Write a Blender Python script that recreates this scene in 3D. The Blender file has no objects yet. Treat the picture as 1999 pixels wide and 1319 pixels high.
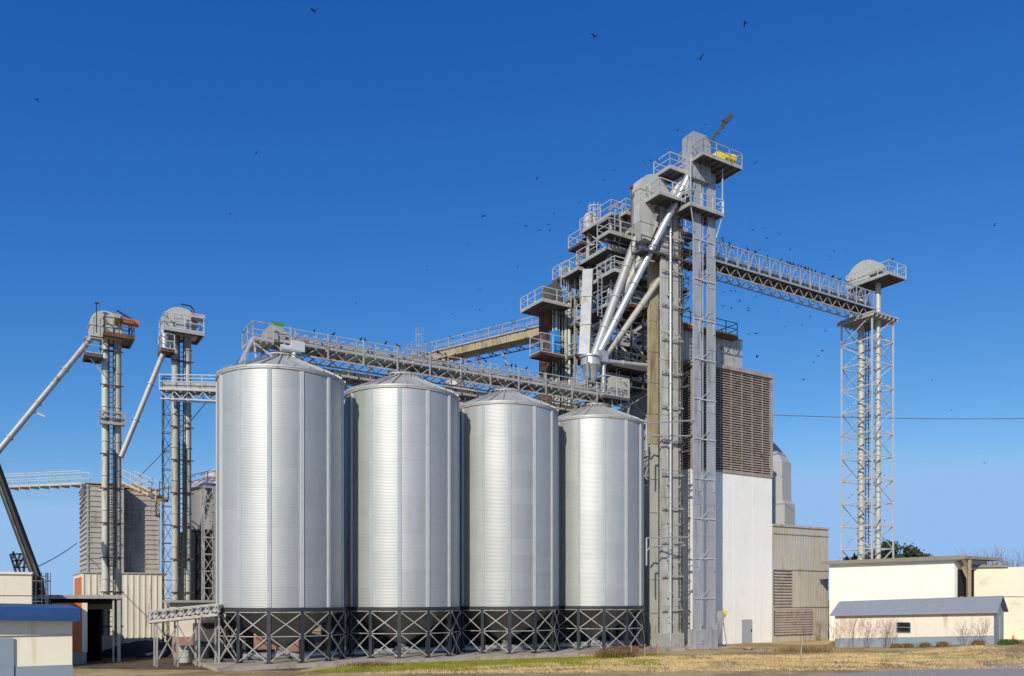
import bpy, math, random
from mathutils import Vector, Matrix, noise
random.seed(11)
S = bpy.context.scene
R = math.radians
# ------------------------------------------------------------------ camera
FPX, CXP, HYP, ROLL, CAMZ = 1600.0, 999.5, 1170.0, 0.0, 3.8
cd = bpy.data.cameras.new('camera'); cam = bpy.data.objects.new('camera', cd)
S.collection.objects.link(cam)
cam.matrix_world = Matrix.Translation((0, 0, CAMZ)) @ Matrix.Rotation(R(90), 4, 'X') @ Matrix.Rotation(-ROLL, 4, 'Z')
cd.sensor_width = 36; cd.lens = 36 * FPX / 1999.0
cd.shift_y = (HYP - 659.5) / 1999.0; cd.clip_end = 6000; cd.clip_start = 0.5
S.camera = cam
# ------------------------------------------------------------------ world + sun
SUN_AZ, SUN_EL = R(251), R(31)          # azimuth counted from +X towards +Y
w = bpy.data.worlds.new("World"); S.world = w; w.use_nodes = True
nt = w.node_tree; nt.nodes.clear()
sky = nt.nodes.new('ShaderNodeTexSky'); sky.sky_type = 'NISHITA'; sky.sun_disc = False
sky.sun_elevation = SUN_EL; sky.sun_rotation = R(90) - SUN_AZ
sky.altitude = 0; sky.air_density = 1.0; sky.dust_density = 0.35; sky.ozone_density = 3.6
bg = nt.nodes.new('ShaderNodeBackground'); bg.inputs[1].default_value = 0.085
wo = nt.nodes.new('ShaderNodeOutputWorld')
# deep polarised winter blue: per-channel response of the sky radiance
sx_ = nt.nodes.new('ShaderNodeSeparateColor'); cx_n = nt.nodes.new('ShaderNodeCombineColor'); nt.links.new(sky.outputs[0], sx_.inputs[0])
def wmath(op, a, b):
    x = nt.nodes.new('ShaderNodeMath'); x.operation = op; nt.links.new(a, x.inputs[0]); x.inputs[1].default_value = b; return x.outputs[0]
SK = 0.085
for ch, (ga, gg, mxv) in enumerate(((2.5, 1.90, .30), (1.20, 1.16, .51), (1.14, .70, .85))):
    o_ = wmath('MULTIPLY', sx_.outputs[ch], SK); o_ = wmath('POWER', o_, gg); o_ = wmath('MULTIPLY', o_, ga); o_ = wmath('MINIMUM', o_, mxv); o_ = wmath('DIVIDE', o_, SK)
    if ch == 1: g_out = o_
    if ch == 2:                      # keep the low sky blue rather than teal
        mb = nt.nodes.new('ShaderNodeMath'); mb.operation = 'MAXIMUM'; nt.links.new(o_, mb.inputs[0]); nt.links.new(wmath('MULTIPLY', g_out, 1.62), mb.inputs[1]); o_ = mb.outputs[0]
    nt.links.new(o_, cx_n.inputs[ch])
nt.links.new(cx_n.outputs[0], bg.inputs[0]); nt.links.new(bg.outputs[0], wo.inputs[0])
sd = bpy.data.lights.new('sun', 'SUN'); sd.energy = 4.2; sd.angle = R(0.53); sd.color = (1.0, 0.93, 0.82)
so = bpy.data.objects.new('sun', sd); S.collection.objects.link(so)
sv = Vector((math.cos(SUN_EL) * math.cos(SUN_AZ), math.cos(SUN_EL) * math.sin(SUN_AZ), math.sin(SUN_EL)))
so.rotation_euler = sv.to_track_quat('Z', 'Y').to_euler()
S.view_settings.view_transform = 'Standard'; S.view_settings.look = 'None'
S.view_settings.gamma = 1; S.view_settings.exposure = 0.0
try: S.view_settings.use_curve_mapping = False
except Exception: pass
S.cycles.max_bounces = 6; S.cycles.diffuse_bounces = 3; S.cycles.glossy_bounces = 3

# ------------------------------------------------------------------ site frame: the silo row direction (t) and the direction away from the road (v)
A = math.atan2(.528, .849); U = (math.cos(A), math.sin(A)); W = (-math.sin(A), math.cos(A))
RF = Matrix.Rotation(A, 4, 'Z')
def ray(px, py):
    a = (px - CXP) / FPX; b = (HYP - py) / FPX
    c, s = math.cos(-ROLL), math.sin(-ROLL)
    return (a * c - b * s, 1.0, a * s + b * c)
def at(px, py, d):
    r = ray(px, py); return Vector((r[0] * d, d, CAMZ + r[2] * d))
def P(px, py, v):                      # photo position -> (t, z) on the vertical site plane v
    r = ray(px, py); d = v / (W[0] * r[0] + W[1])
    return (U[0] * r[0] + U[1]) * d, CAMZ + r[2] * d
def PT(px, py, t):                     # -> (v, z) on the vertical cross plane t
    r = ray(px, py); d = t / (U[0] * r[0] + U[1])
    return (W[0] * r[0] + W[1]) * d, CAMZ + r[2] * d
def PH(px, py, z):                     # -> (t, v) on the level plane z
    r = ray(px, py); d = (z - CAMZ) / r[2]
    return (U[0] * r[0] + U[1]) * d, (W[0] * r[0] + W[1]) * d
def tw(t, v, z=0): return RF @ Vector((t, v, z))

# ------------------------------------------------------------------ materials
MATS = {}
def lin(c): return tuple((x / 12.92 if x <= .04045 else ((x + .055) / 1.055) ** 2.4) for x in c)
def mat(name, col, rough=.6, metal=0.0, var=.12, scale=1.5, stain=None, stain_amt=0.0, streak=False, bump=0.0, bscale=8, ribs=None, spec=.5):
    """procedural paint / metal: base colour, noise variation, optional stain colour in patches or vertical streaks, optional ribbed sheet normal"""
    m = bpy.data.materials.new(name); m.use_nodes = True; MATS[name] = m
    n = m.node_tree.nodes; L = m.node_tree.links; b = n['Principled BSDF']
    b.inputs['Roughness'].default_value = rough; b.inputs['Metallic'].default_value = metal
    b.inputs['Specular IOR Level'].default_value = spec
    tc = n.new('ShaderNodeTexCoord')
    nz = n.new('ShaderNodeTexNoise'); nz.inputs['Scale'].default_value = scale; nz.inputs['Detail'].default_value = 6
    nz.inputs['Roughness'].default_value = .6
    L.new(tc.outputs['Object'], nz.inputs['Vector'])
    rp = n.new('ShaderNodeValToRGB')
    c = lin(col)
    rp.color_ramp.elements[0].position = .28; rp.color_ramp.elements[1].position = .72
    rp.color_ramp.elements[0].color = (*[x * (1 - var) for x in c], 1); rp.color_ramp.elements[1].color = (*[min(1, x * (1 + var)) for x in c], 1)
    L.new(nz.outputs['Fac'], rp.inputs['Fac'])
    out = rp.outputs['Color']
    if stain:
        mp = n.new('ShaderNodeMapping'); mp.inputs['Scale'].default_value = (1, 1, .12) if streak else (1, 1, 1)
        n2 = n.new('ShaderNodeTexNoise'); n2.inputs['Scale'].default_value = 2.2 if streak else 1.1; n2.inputs['Detail'].default_value = 8
        n2.inputs['Roughness'].default_value = .7
        L.new(tc.outputs['Object'], mp.inputs['Vector']); L.new(mp.outputs[0], n2.inputs['Vector'])
        r2 = n.new('ShaderNodeValToRGB'); e = r2.color_ramp.elements
        e[0].position = .62 - .25 * stain_amt; e[1].position = .72 - .15 * stain_amt
        e[0].color = (0, 0, 0, 1); e[1].color = (1, 1, 1, 1)
        mx = n.new('ShaderNodeMixRGB'); mx.inputs['Color2'].default_value = (*lin(stain), 1)
        L.new(n2.outputs['Fac'], r2.inputs['Fac']); L.new(r2.outputs['Color'], mx.inputs['Fac']); L.new(out, mx.inputs['Color1'])
        out = mx.outputs['Color']
    L.new(out, b.inputs['Base Color'])
    if bump:
        bz = n.new('ShaderNodeTexNoise'); bz.inputs['Scale'].default_value = bscale; bz.inputs['Detail'].default_value = 5
        bp = n.new('ShaderNodeBump'); bp.inputs['Strength'].default_value = bump; bp.inputs['Distance'].default_value = .05
        L.new(tc.outputs['Object'], bz.inputs['Vector']); L.new(bz.outputs['Fac'], bp.inputs['Height']); L.new(bp.outputs[0], b.inputs['Normal'])
    return m
GALV = mat('galvanised_steel', (.82, .82, .80), .45, .35, .14, 2.5)
GALVB = mat('bright_galvanised_steel', (.74, .75, .75), .42, .5, .10, 2.0)
GALVD = mat('weathered_galvanised_steel', (.68, .67, .64), .55, .2, .16, 1.8, stain=(.48, .38, .28), stain_amt=.25)
GREYP = mat('grey_painted_steel', (.66, .66, .66), .45, .2, .08, 1.2, stain=(.48, .48, .46), stain_amt=.3, streak=True)
DARKS = mat('dark_grey_steel', (.21, .22, .23), .5, .2, .12, 1.5)
BLACKS = mat('black_steel', (.10, .10, .10), .5, .1, .2, 2)
RUST = mat('rusted_steel', (.42, .29, .20), .8, .1, .35, 2.5, stain=(.24, .15, .11), stain_amt=.7)
RUSTP = mat('rust_stained_paint', (.68, .67, .62), .6, .1, .10, 1.5, stain=(.58, .42, .30), stain_amt=.3, streak=True)
TANP = mat('tan_painted_steel', (.66, .61, .48), .55, .05, .1, 1.5, stain=(.50, .42, .30), stain_amt=.5, streak=True)
LEGP = mat('pale_leg_paint', (.72, .72, .67), .5, .1, .1, 1.5, stain=(.58, .46, .34), stain_amt=.22, streak=True)
PALEG = mat('pale_grey_leg_paint', (.72, .71, .68), .5, .1, .1, 1.2, stain=(.58, .55, .46), stain_amt=.35, streak=True)
STIFF = mat('stiffener_steel', (.80, .81, .79), .5, .25, .06, 2.0)
SPOUT = mat('spout_steel', (.70, .70, .68), .45, .4, .12, 1.6, stain=(.55, .50, .38), stain_amt=.25)
WHITEP = mat('white_panel_paint', (.91, .90, .865), .55, 0, .025, .5, stain=(.88, .865, .82), stain_amt=.35, streak=True)
CREAM = mat('cream_panel_paint', (.92, .88, .78), .6, 0, .03, .6, stain=(.84, .79, .66), stain_amt=.25, streak=True)
CREAMR = mat('cream_ribbed_steel', (.90, .87, .79), .55, .05, .04, .8, stain=(.62, .50, .36), stain_amt=.2, streak=True)
ORANGEP = mat('orange_painted_panel', (.78, .42, .22), .6, 0, .12, 1.0, stain=(.82, .62, .48), stain_amt=.3, streak=True)
BLUER = mat('blue_painted_metal', (.15, .28, .46), .4, .1, .05, 1)
BLUEG = mat('blue_grey_paint', (.52, .57, .60), .6, 0, .05, 1)
SHINGLE = mat('grey_shingle', (.55, .57, .60), .8, 0, .10, 6, bump=.3, bscale=20)
LOUV = mat('weathered_louvre_steel', (.64, .60, .56), .6, .1, .08, .5, stain=(.58, .49, .41), stain_amt=.6)
SLATM = mat('slatted_bin_steel', (.72, .69, .65), .6, .15, .08, 1.0, stain=(.56, .52, .46), stain_amt=.4, streak=True)
CORRY = mat('ribbed_annex_steel', (.70, .68, .64), .5, .15, .05, .8, stain=(.68, .62, .42), stain_amt=.42, streak=True)
DUST_SHADE = mat('dusty_shaded_steel', (.36, .35, .34), .65, .2, .2, 1.2, stain=(.22, .20, .20), stain_amt=.4)  # dusty dark steel; also paints in shade under the decks
CONC = mat('concrete', (.66, .62, .56), .9, 0, .12, .7, stain=(.52, .47, .41), stain_amt=.5, bump=.3)
BRICK = mat('pinkish_block', (.68, .52, .46), .9, 0, .14, 2.2, bump=.3)
REDP = mat('red_oxide_paint', (.50, .24, .18), .6, .1, .2, 2)
YELP = mat('yellow_paint', (.93, .82, .16), .4, 0, .05, 1)
SAFP = mat('safety_yellow_paint', (.80, .60, .12), .5, 0, .1, 2, stain=(.5, .3, .15), stain_amt=.4)
GREENP = mat('green_paint', (.25, .52, .26), .45, 0, .08, 2)
BLUEP = mat('bright_blue_paint', (.16, .52, .80), .5, 0, .1, 2)
ORNP = mat('orange_paint', (.72, .42, .24), .5, 0, .1, 2)
DOORG = mat('grey_door_paint', (.60, .61, .63), .5, 0, .03, 1)
GLASS = mat('dark_window_glass', (.12, .13, .11), .12, 0, .3, 3)
BIRDM = mat('black_feathers', (.07, .07, .08), .7, 0, .2, 20)
DARKIN = mat('shade_dark_interior', (.07, .065, .06), .95, 0, .3, 1)  # near-black paints in the shade of interiors, openings and louvre gaps
WOOD = mat('weathered_wood', (.62, .54, .42), .85, 0, .2, 5)
TWIG = mat('dry_twig', (.50, .42, .36), .9, 0, .2, 5)
NETM = mat('faded_red_netting', (.50, .33, .28), .9, 0, .3, 4)
LEAF = mat('pine_foliage', (.20, .26, .13), .8, 0, .35, 2.5)
DRYW = mat('dry_weed', (.46, .38, .22), .95, 0, .3, 4)
CONEM = mat('orange_cone_plastic', (.90, .34, .22), .5, 0, .05, 4)
WHT = mat('white_plastic', (.85, .85, .83), .5, 0, .03, 4)
ROOFM = mat('pale_membrane_roof', (.55, .52, .46), .8, 0, .15, 1)

def math_node(n, op, *vals):
    x = n.new('ShaderNodeMath'); x.operation = op
    for i, v in enumerate(vals):
        if isinstance(v, (int, float)): x.inputs[i].default_value = v
        else: n.id_data.links.new(v, x.inputs[i])
    return x.outputs[0]
def silo_material(name, base, metal, rough, amp, nstave, phase):
    """galvanised sheets: real horizontal corrugation as a normal wave, each sheet a slightly different tone"""
    m = bpy.data.materials.new(name); m.use_nodes = True
    n = m.node_tree.nodes; L = m.node_tree.links; b = n['Principled BSDF']
    tc = n.new('ShaderNodeTexCoord'); sp = n.new('ShaderNodeSeparateXYZ'); L.new(tc.outputs['Object'], sp.inputs[0])
    z = sp.outputs['Z']
    ang = math_node(n, 'ARCTAN2', sp.outputs['Y'], sp.outputs['X'])
    col = math_node(n, 'FLOOR', math_node(n, 'MULTIPLY', math_node(n, 'SUBTRACT', ang, phase), nstave / (2 * math.pi)))
    row = math_node(n, 'FLOOR', math_node(n, 'DIVIDE', z, 1.12))
    cb = n.new('ShaderNodeCombineXYZ'); L.new(col, cb.inputs[0]); L.new(row, cb.inputs[1])
    info = n.new('ShaderNodeObjectInfo'); L.new(math_node(n, 'MULTIPLY', info.outputs['Random'], 37.0), cb.inputs[2])
    wn = n.new('ShaderNodeTexWhiteNoise'); wn.noise_dimensions = '3D'; L.new(cb.outputs[0], wn.inputs['Vector'])
    cb2 = n.new('ShaderNodeCombineXYZ'); L.new(col, cb2.inputs[0]); L.new(info.outputs['Random'], cb2.inputs[2])
    wn2 = n.new('ShaderNodeTexWhiteNoise'); wn2.noise_dimensions = '3D'; L.new(cb2.outputs[0], wn2.inputs['Vector'])
    nz = n.new('ShaderNodeTexNoise'); nz.inputs['Scale'].default_value = 1.6; nz.inputs['Detail'].default_value = 9; nz.inputs['Roughness'].default_value = .65
    mp = n.new('ShaderNodeMapping'); mp.inputs['Scale'].default_value = (1.8, 1.8, .16)
    L.new(tc.outputs['Object'], mp.inputs['Vector']); L.new(mp.outputs[0], nz.inputs['Vector'])
    # seam line between courses
    fr = math_node(n, 'FRACT', math_node(n, 'DIVIDE', z, 1.12))
    seam = math_node(n, 'LESS_THAN', fr, .025)
    k = math_node(n, 'ADD', math_node(n, 'MULTIPLY', wn.outputs['Value'], .08), math_node(n, 'MULTIPLY', wn2.outputs['Value'], .20))
    k = math_node(n, 'ADD', k, math_node(n, 'MULTIPLY', nz.outputs['Fac'], .24))
    k = math_node(n, 'SUBTRACT', k, math_node(n, 'MULTIPLY', seam, .09))
    k = math_node(n, 'ADD', k, .78)
    c = lin(base); rgb = n.new('ShaderNodeRGB'); rgb.outputs[0].default_value = (*c, 1)
    vm = n.new('ShaderNodeVectorMath'); vm.operation = 'SCALE'; L.new(rgb.outputs[0], vm.inputs[0]); L.new(k, vm.inputs['Scale'])
    L.new(vm.outputs[0], b.inputs['Base Color'])
    b.inputs['Metallic'].default_value = metal
    L.new(math_node(n, 'ADD', math_node(n, 'MULTIPLY', nz.outputs['Fac'], .12), rough - .06), b.inputs['Roughness'])
    # corrugation
    ge = n.new('ShaderNodeNewGeometry')
    s = math_node(n, 'MULTIPLY', math_node(n, 'SINE', math_node(n, 'MULTIPLY', z, 2 * math.pi / .09)), amp)
    cz = n.new('ShaderNodeCombineXYZ'); L.new(s, cz.inputs[2])
    ad = n.new('ShaderNodeVectorMath'); ad.operation = 'ADD'; L.new(ge.outputs['Normal'], ad.inputs[0]); L.new(cz.outputs[0], ad.inputs[1])
    no = n.new('ShaderNodeVectorMath'); no.operation = 'NORMALIZE'; L.new(ad.outputs[0], no.inputs[0])
    L.new(no.outputs[0], b.inputs['Normal'])
    return m
NST = 13
STAVE0 = R(275.2) - A
SILOM = silo_material('corrugated_silo_steel', (.69, .695, .68), .5, .54, .13, NST, STAVE0)
OLDSILO = silo_material('old_corrugated_steel', (.50, .49, .48), .3, .55, .4, 20, 0)
HOPM = mat('hopper_steel', (.50, .51, .51), .45, .5, .15, 1.2)
ROOFS = mat('silo_roof_steel', (.70, .70, .68), .5, .3, .12, 1.4)

# ------------------------------------------------------------------ mesh builder
ROOTM = {}
class MB:
    def __init__(s, fr=None): s.v = []; s.f = []; s.fr = fr if fr is not None else RF
    def pt(s, p): s.v.append(tuple(s.fr @ Vector(p))); return len(s.v) - 1
    def poly(s, pts): s.f.append([s.pt(p) for p in pts])
    def box(s, x0, y0, z0, x1, y1, z1):
        c = [(x0,y0,z0),(x1,y0,z0),(x1,y1,z0),(x0,y1,z0),(x0,y0,z1),(x1,y0,z1),(x1,y1,z1),(x0,y1,z1)]
        s.hexa(c)
    def hexa(s, c):
        i = [s.pt(p) for p in c]
        for q in ((0,3,2,1),(4,5,6,7),(0,1,5,4),(1,2,6,5),(2,3,7,6),(3,0,4,7)): s.f.append([i[k] for k in q])
    def beam(s, p, q, w, h=None):
        p, q = Vector(p), Vector(q); h = h or w; d = q - p
        if d.length < 1e-5: return
        d.normalize(); up = Vector((0,0,1)) if abs(d.z) < .95 else Vector((1,0,0))
        a = d.cross(up).normalized() * (w/2); b = a.cross(d).normalized() * (h/2)
        s.hexa([p-a-b, p+a-b, p+a+b, p-a+b, q-a-b, q+a-b, q+a+b, q-a+b])
    def tube(s, p, q, r, n=8, r2=None, caps=True):
        p, q = Vector(p), Vector(q); r2 = r if r2 is None else r2; d = (q-p)
        if d.length < 1e-6: return
        d.normalize(); up = Vector((0,0,1)) if abs(d.z) < .95 else Vector((1,0,0))
        a = d.cross(up).normalized(); b = a.cross(d).normalized()
        A0 = [s.pt(p + (a*math.cos(t)+b*math.sin(t))*r) for t in [2*math.pi*k/n for k in range(n)]]
        B0 = [s.pt(q + (a*math.cos(t)+b*math.sin(t))*r2) for t in [2*math.pi*k/n for k in range(n)]]
        for k in range(n): s.f.append([A0[k], A0[(k+1)%n], B0[(k+1)%n], B0[k]])
        if caps: s.f.append(A0[::-1]); s.f.append(B0)
    def path(s, pts, r, n=6):
        for a, b in zip(pts[:-1], pts[1:]): s.tube(a, b, r, n)
    def lathe(s, c, prof, n=48, a0=0, close=False):
        rings = []
        for r, z in prof:
            rings.append([s.pt((c[0]+r*math.cos(a0+2*math.pi*k/n), c[1]+r*math.sin(a0+2*math.pi*k/n), c[2]+z)) for k in range(n)])
        for A0, B0 in zip(rings[:-1], rings[1:]):
            for k in range(n): s.f.append([A0[k], A0[(k+1)%n], B0[(k+1)%n], B0[k]])
        if close: s.f.append(rings[0][::-1]); s.f.append(rings[-1])
    def prism(s, pts, axis, a, b):     # 2D outline extruded along x ('x') or y ('y') or z
        def m3(p, k): return (k, p[0], p[1]) if axis == 'x' else (p[0], k, p[1]) if axis == 'y' else (p[0], p[1], k)
        i = [s.pt(m3(p, a)) for p in pts]; j = [s.pt(m3(p, b)) for p in pts]; n = len(pts)
        s.f.append(i[::-1]); s.f.append(j)
        for k in range(n): s.f.append([i[k], i[(k+1)%n], j[(k+1)%n], j[k]])
    def rail(s, pts, h=1.07, close=False, step=1.6, r=.028, kick=True):
        pp = [Vector(p) for p in pts]
        if close: pp.append(pp[0])
        up = Vector((0,0,1))
        for a, b in zip(pp[:-1], pp[1:]):
            s.beam(a+up*h, b+up*h, r*2); s.beam(a+up*h*.55, b+up*h*.55, r*1.7)
            if kick: s.beam(a+up*.06, b+up*.06, .02, .12)
            k = max(1, round((b-a).length/step))
            for i in range(k): p = a.lerp(b, i/k); s.beam(p, p+up*h, r*2)
        s.beam(pp[-1], pp[-1]+up*h, r*2)
    def ladder(s, p, z1, face=(1,0), w=.45, cage=False):
        x, y, z0 = p; fx, fy = face; sx, sy = -fy*w/2, fx*w/2
        for q in (-1, 1): s.beam((x+sx*q, y+sy*q, z0), (x+sx*q, y+sy*q, z1), .06)
        z = z0+.3
        while z < z1: s.beam((x+sx, y+sy, z), (x-sx, y-sy, z), .04); z += .34
    def cage(s, p, z1, face=(1,0), r=.38):
        x, y, z0 = p; fx, fy = face; a = math.atan2(fy, fx); cx, cy = x+fx*r*.8, y+fy*r*.8
        an = [a + R(d) for d in (-130,-80,-40,0,40,80,130)]
        for t in an[::1]: s.beam((cx+r*math.cos(t), cy+r*math.sin(t), z0), (cx+r*math.cos(t), cy+r*math.sin(t), z1), .035)
        z = z0
        while z <= z1+.01:
            for t0, t1 in zip(an[:-1], an[1:]): s.beam((cx+r*math.cos(t0), cy+r*math.sin(t0), z), (cx+r*math.cos(t1), cy+r*math.sin(t1), z), .05)
            z += 1.1
    def merge_from(s, o): k = len(s.v); s.v += o.v; s.f += [[i+k for i in f] for f in o.f]
    def build(s, name, material, parent=None, label=None, smooth=40, frame=None):
        if not s.v: return None
        me = bpy.data.meshes.new(name)
        M = ROOTM.get(parent.name) if parent else (frame or Matrix.Identity(4))
        inv = M.inverted()
        me.from_pydata([tuple(inv @ Vector(p)) for p in s.v], [], s.f); me.materials.append(material)
        if smooth:
            me.polygons.foreach_set('use_smooth', [True]*len(me.polygons)); me.set_sharp_from_angle(angle=R(smooth))
        me.update()
        o = bpy.data.objects.new(name, me); S.collection.objects.link(o)
        if parent: o.parent = parent
        elif frame is not None: o.matrix_world = frame
        ROOTM[o.name] = M
        if label: o['label'] = label
        return o
def build_each(mb, name, material, parent, label=None):
    """one part object per connected piece"""
    root = list(range(len(mb.v)))
    def find(a):
        while root[a] != a: root[a] = root[root[a]]; a = root[a]
        return a
    for f in mb.f:
        for k in f[1:]: root[find(k)] = find(f[0])
    groups = {}
    for f in mb.f: groups.setdefault(find(f[0]), []).append(f)
    for fs in groups.values():
        p = MB(); mp = {}
        for f in fs:
            for k in f:
                if k not in mp: mp[k] = len(p.v); p.v.append(mb.v[k])
            p.f.append([mp[k] for k in f])
        p.build(name, material, parent, label)
def tag(o, label=None, cat=None, group=None, kind=None):
    if label: o['label'] = label
    if cat: o['category'] = cat
    if group: o['group'] = group
    if kind: o['kind'] = kind
    return o
def thing(name, label, cat, loc, group=None, rot=A):
    o = bpy.data.objects.new(name, None); S.collection.objects.link(o); o.empty_display_size = .5
    M = Matrix.Translation(loc) @ Matrix.Rotation(rot, 4, 'Z'); o.matrix_world = M; ROOTM[o.name] = M
    return tag(o, label, cat, group)
def T(name, label, cat, t, v, z=0, group=None): return thing(name, label, cat, tw(t, v, z), group)
def solo(mb, name, material, label, cat, t, v, z=0, group=None, kind=None, smooth=40):
    o = mb.build(name, material, None, frame=Matrix.Translation(tw(t, v, z)) @ RF, smooth=smooth); return tag(o, label, cat, group, kind)

# ------------------------------------------------------------------ ground, road, verges
def gz(x, y):
    def sm(a, b, k): k = max(0, min(1, (k-a)/(b-a))); return k*k*(3-2*k)
    z = 0
    z += .62*sm(27, 35.5, x)*sm(46, 58, y)*(1-sm(90, 120, y))
    return z
def ground_material():
    m = bpy.data.materials.new('dry_grass_ground'); m.use_nodes = True
    n = m.node_tree.nodes; L = m.node_tree.links; b = n['Principled BSDF']; b.inputs['Roughness'].default_value = 1; b.inputs['Specular IOR Level'].default_value = .1
    tc = n.new('ShaderNodeTexCoord')
    def nz(sc, det=8, rough=.65, stretch=None):
        x = n.new('ShaderNodeTexNoise'); x.inputs['Scale'].default_value = sc; x.inputs['Detail'].default_value = det; x.inputs['Roughness'].default_value = rough
        if stretch:
            mp = n.new('ShaderNodeMapping'); mp.inputs['Scale'].default_value = stretch; L.new(tc.outputs['Object'], mp.inputs['Vector']); L.new(mp.outputs[0], x.inputs['Vector'])
        else: L.new(tc.outputs['Object'], x.inputs['Vector'])
        return x.outputs['Fac']
    def ramp(f, stops):
        r = n.new('ShaderNodeValToRGB'); e = r.color_ramp.elements
        while len(e) < len(stops): e.new(.5)
        for k, (p, c) in enumerate(stops): e[k].position = p; e[k].color = (*lin(c), 1)
        L.new(f, r.inputs['Fac']); return r.outputs['Color']
    def mix(f, a, c):
        x = n.new('ShaderNodeMixRGB'); L.new(f, x.inputs['Fac']); L.new(a, x.inputs['Color1']); L.new(c, x.inputs['Color2']); return x.outputs['Color']
    dry = ramp(nz(1.3, stretch=(.6, 1.6, 1)), [(.3, (.66, .56, .39)), (.5, (.79, .69, .50)), (.72, (.86, .77, .59))])
    dirt = ramp(nz(2.6), [(.3, (.55, .46, .33)), (.7, (.70, .60, .45))])
    c = mix(ramp(nz(.16, 4), [(.46, (0, 0, 0)), (.58, (1, 1, 1))]), dry, dirt)
    fine = ramp(nz(14, 4, .8), [(.3, (.70, .70, .70)), (.7, (1, 1, 1))])
    mm = n.new('ShaderNodeMixRGB'); mm.blend_type = 'MULTIPLY'; mm.inputs['Fac'].default_value = .8; L.new(c, mm.inputs['Color1']); L.new(fine, mm.inputs['Color2'])
    L.new(mm.outputs['Color'], b.inputs['Base Color'])
    bp = n.new('ShaderNodeBump'); bp.inputs['Strength'].default_value = .6; bp.inputs['Distance'].default_value = .08
    L.new(nz(5, 8), bp.inputs['Height']); L.new(bp.outputs[0], b.inputs['Normal'])
    return m
g = MB(Matrix.Identity(4))
xs = [-2500,-600,-200,-100,-70,-50] + [x for x in range(-45, 70, 3)] + [75,100,150,400,1200,2500]
ys = [-60,0,20,30] + [y for y in range(36, 110, 3)] + [120,150,220,400,900,1800,3500]
idx = {}
for j, y in enumerate(ys):
    for i, x in enumerate(xs): idx[i, j] = g.pt((x, y, gz(x, y)))
for j in range(len(ys)-1):
    for i in range(len(xs)-1): g.f.append([idx[i,j], idx[i+1,j], idx[i+1,j+1], idx[i,j+1]])
tag(g.build('ground', ground_material()), kind='structure')
ASPH = mat('worn_asphalt', (.60, .575, .54), .9, 0, .12, 3, bump=.3, bscale=30)
GRASSG = mat('green_verge', (.50, .50, .18), 1, 0, .3, 1.6, stain=(.60, .53, .32), stain_amt=.55, spec=.1)
def sheet(name, pts, z, m, thick=0.0):
    """ground sheet from photo-measured corners on the ground, following the terrain"""
    s = MB(Matrix.Identity(4)); k = 24
    a, b, c, d = [Vector(p) for p in pts]
    ii = {}
    for i in range(k+1):
        for j in range(5):
            p = a.lerp(b, i/k).lerp(d.lerp(c, i/k), j/4); wob = .35*noise.noise(Vector((p.x*.35, p.y*.35, 7)))*(1 if j in (0,4) else 0)
            if thick: wob = 0
            ii[i,j] = s.pt((p.x, p.y+wob, gz(p.x, p.y)+z))
    for i in range(k):
        for j in range(4): s.f.append([ii[i,j], ii[i+1,j], ii[i+1,j+1], ii[i,j+1]])
    return tag(s.build(name, m), kind='structure')
def G(px, py): r = ray(px, py); d = -CAMZ/r[2]; return (r[0]*d, d, 0)
sheet('road', [(-60, -50, 0), (80, -10, 0), (80, 71.8, 0), (-60, 6, 0)], .004, ASPH)
sheet('grass_verge', [G(560,1316), G(1290,1298), G(1290,1276), G(700,1297)], .004, GRASSG)
yard = mat('yard_dirt', (.44, .37, .30), 1, 0, .2, 1.2, stain=(.26, .22, .18), stain_amt=.6, spec=.1, bump=.4)
sheet('yard', [(-32, 46, 0), (-11.5, 43.6, 0), (-4, 90, 0), (-70, 90, 0)], .006, yard)

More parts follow.
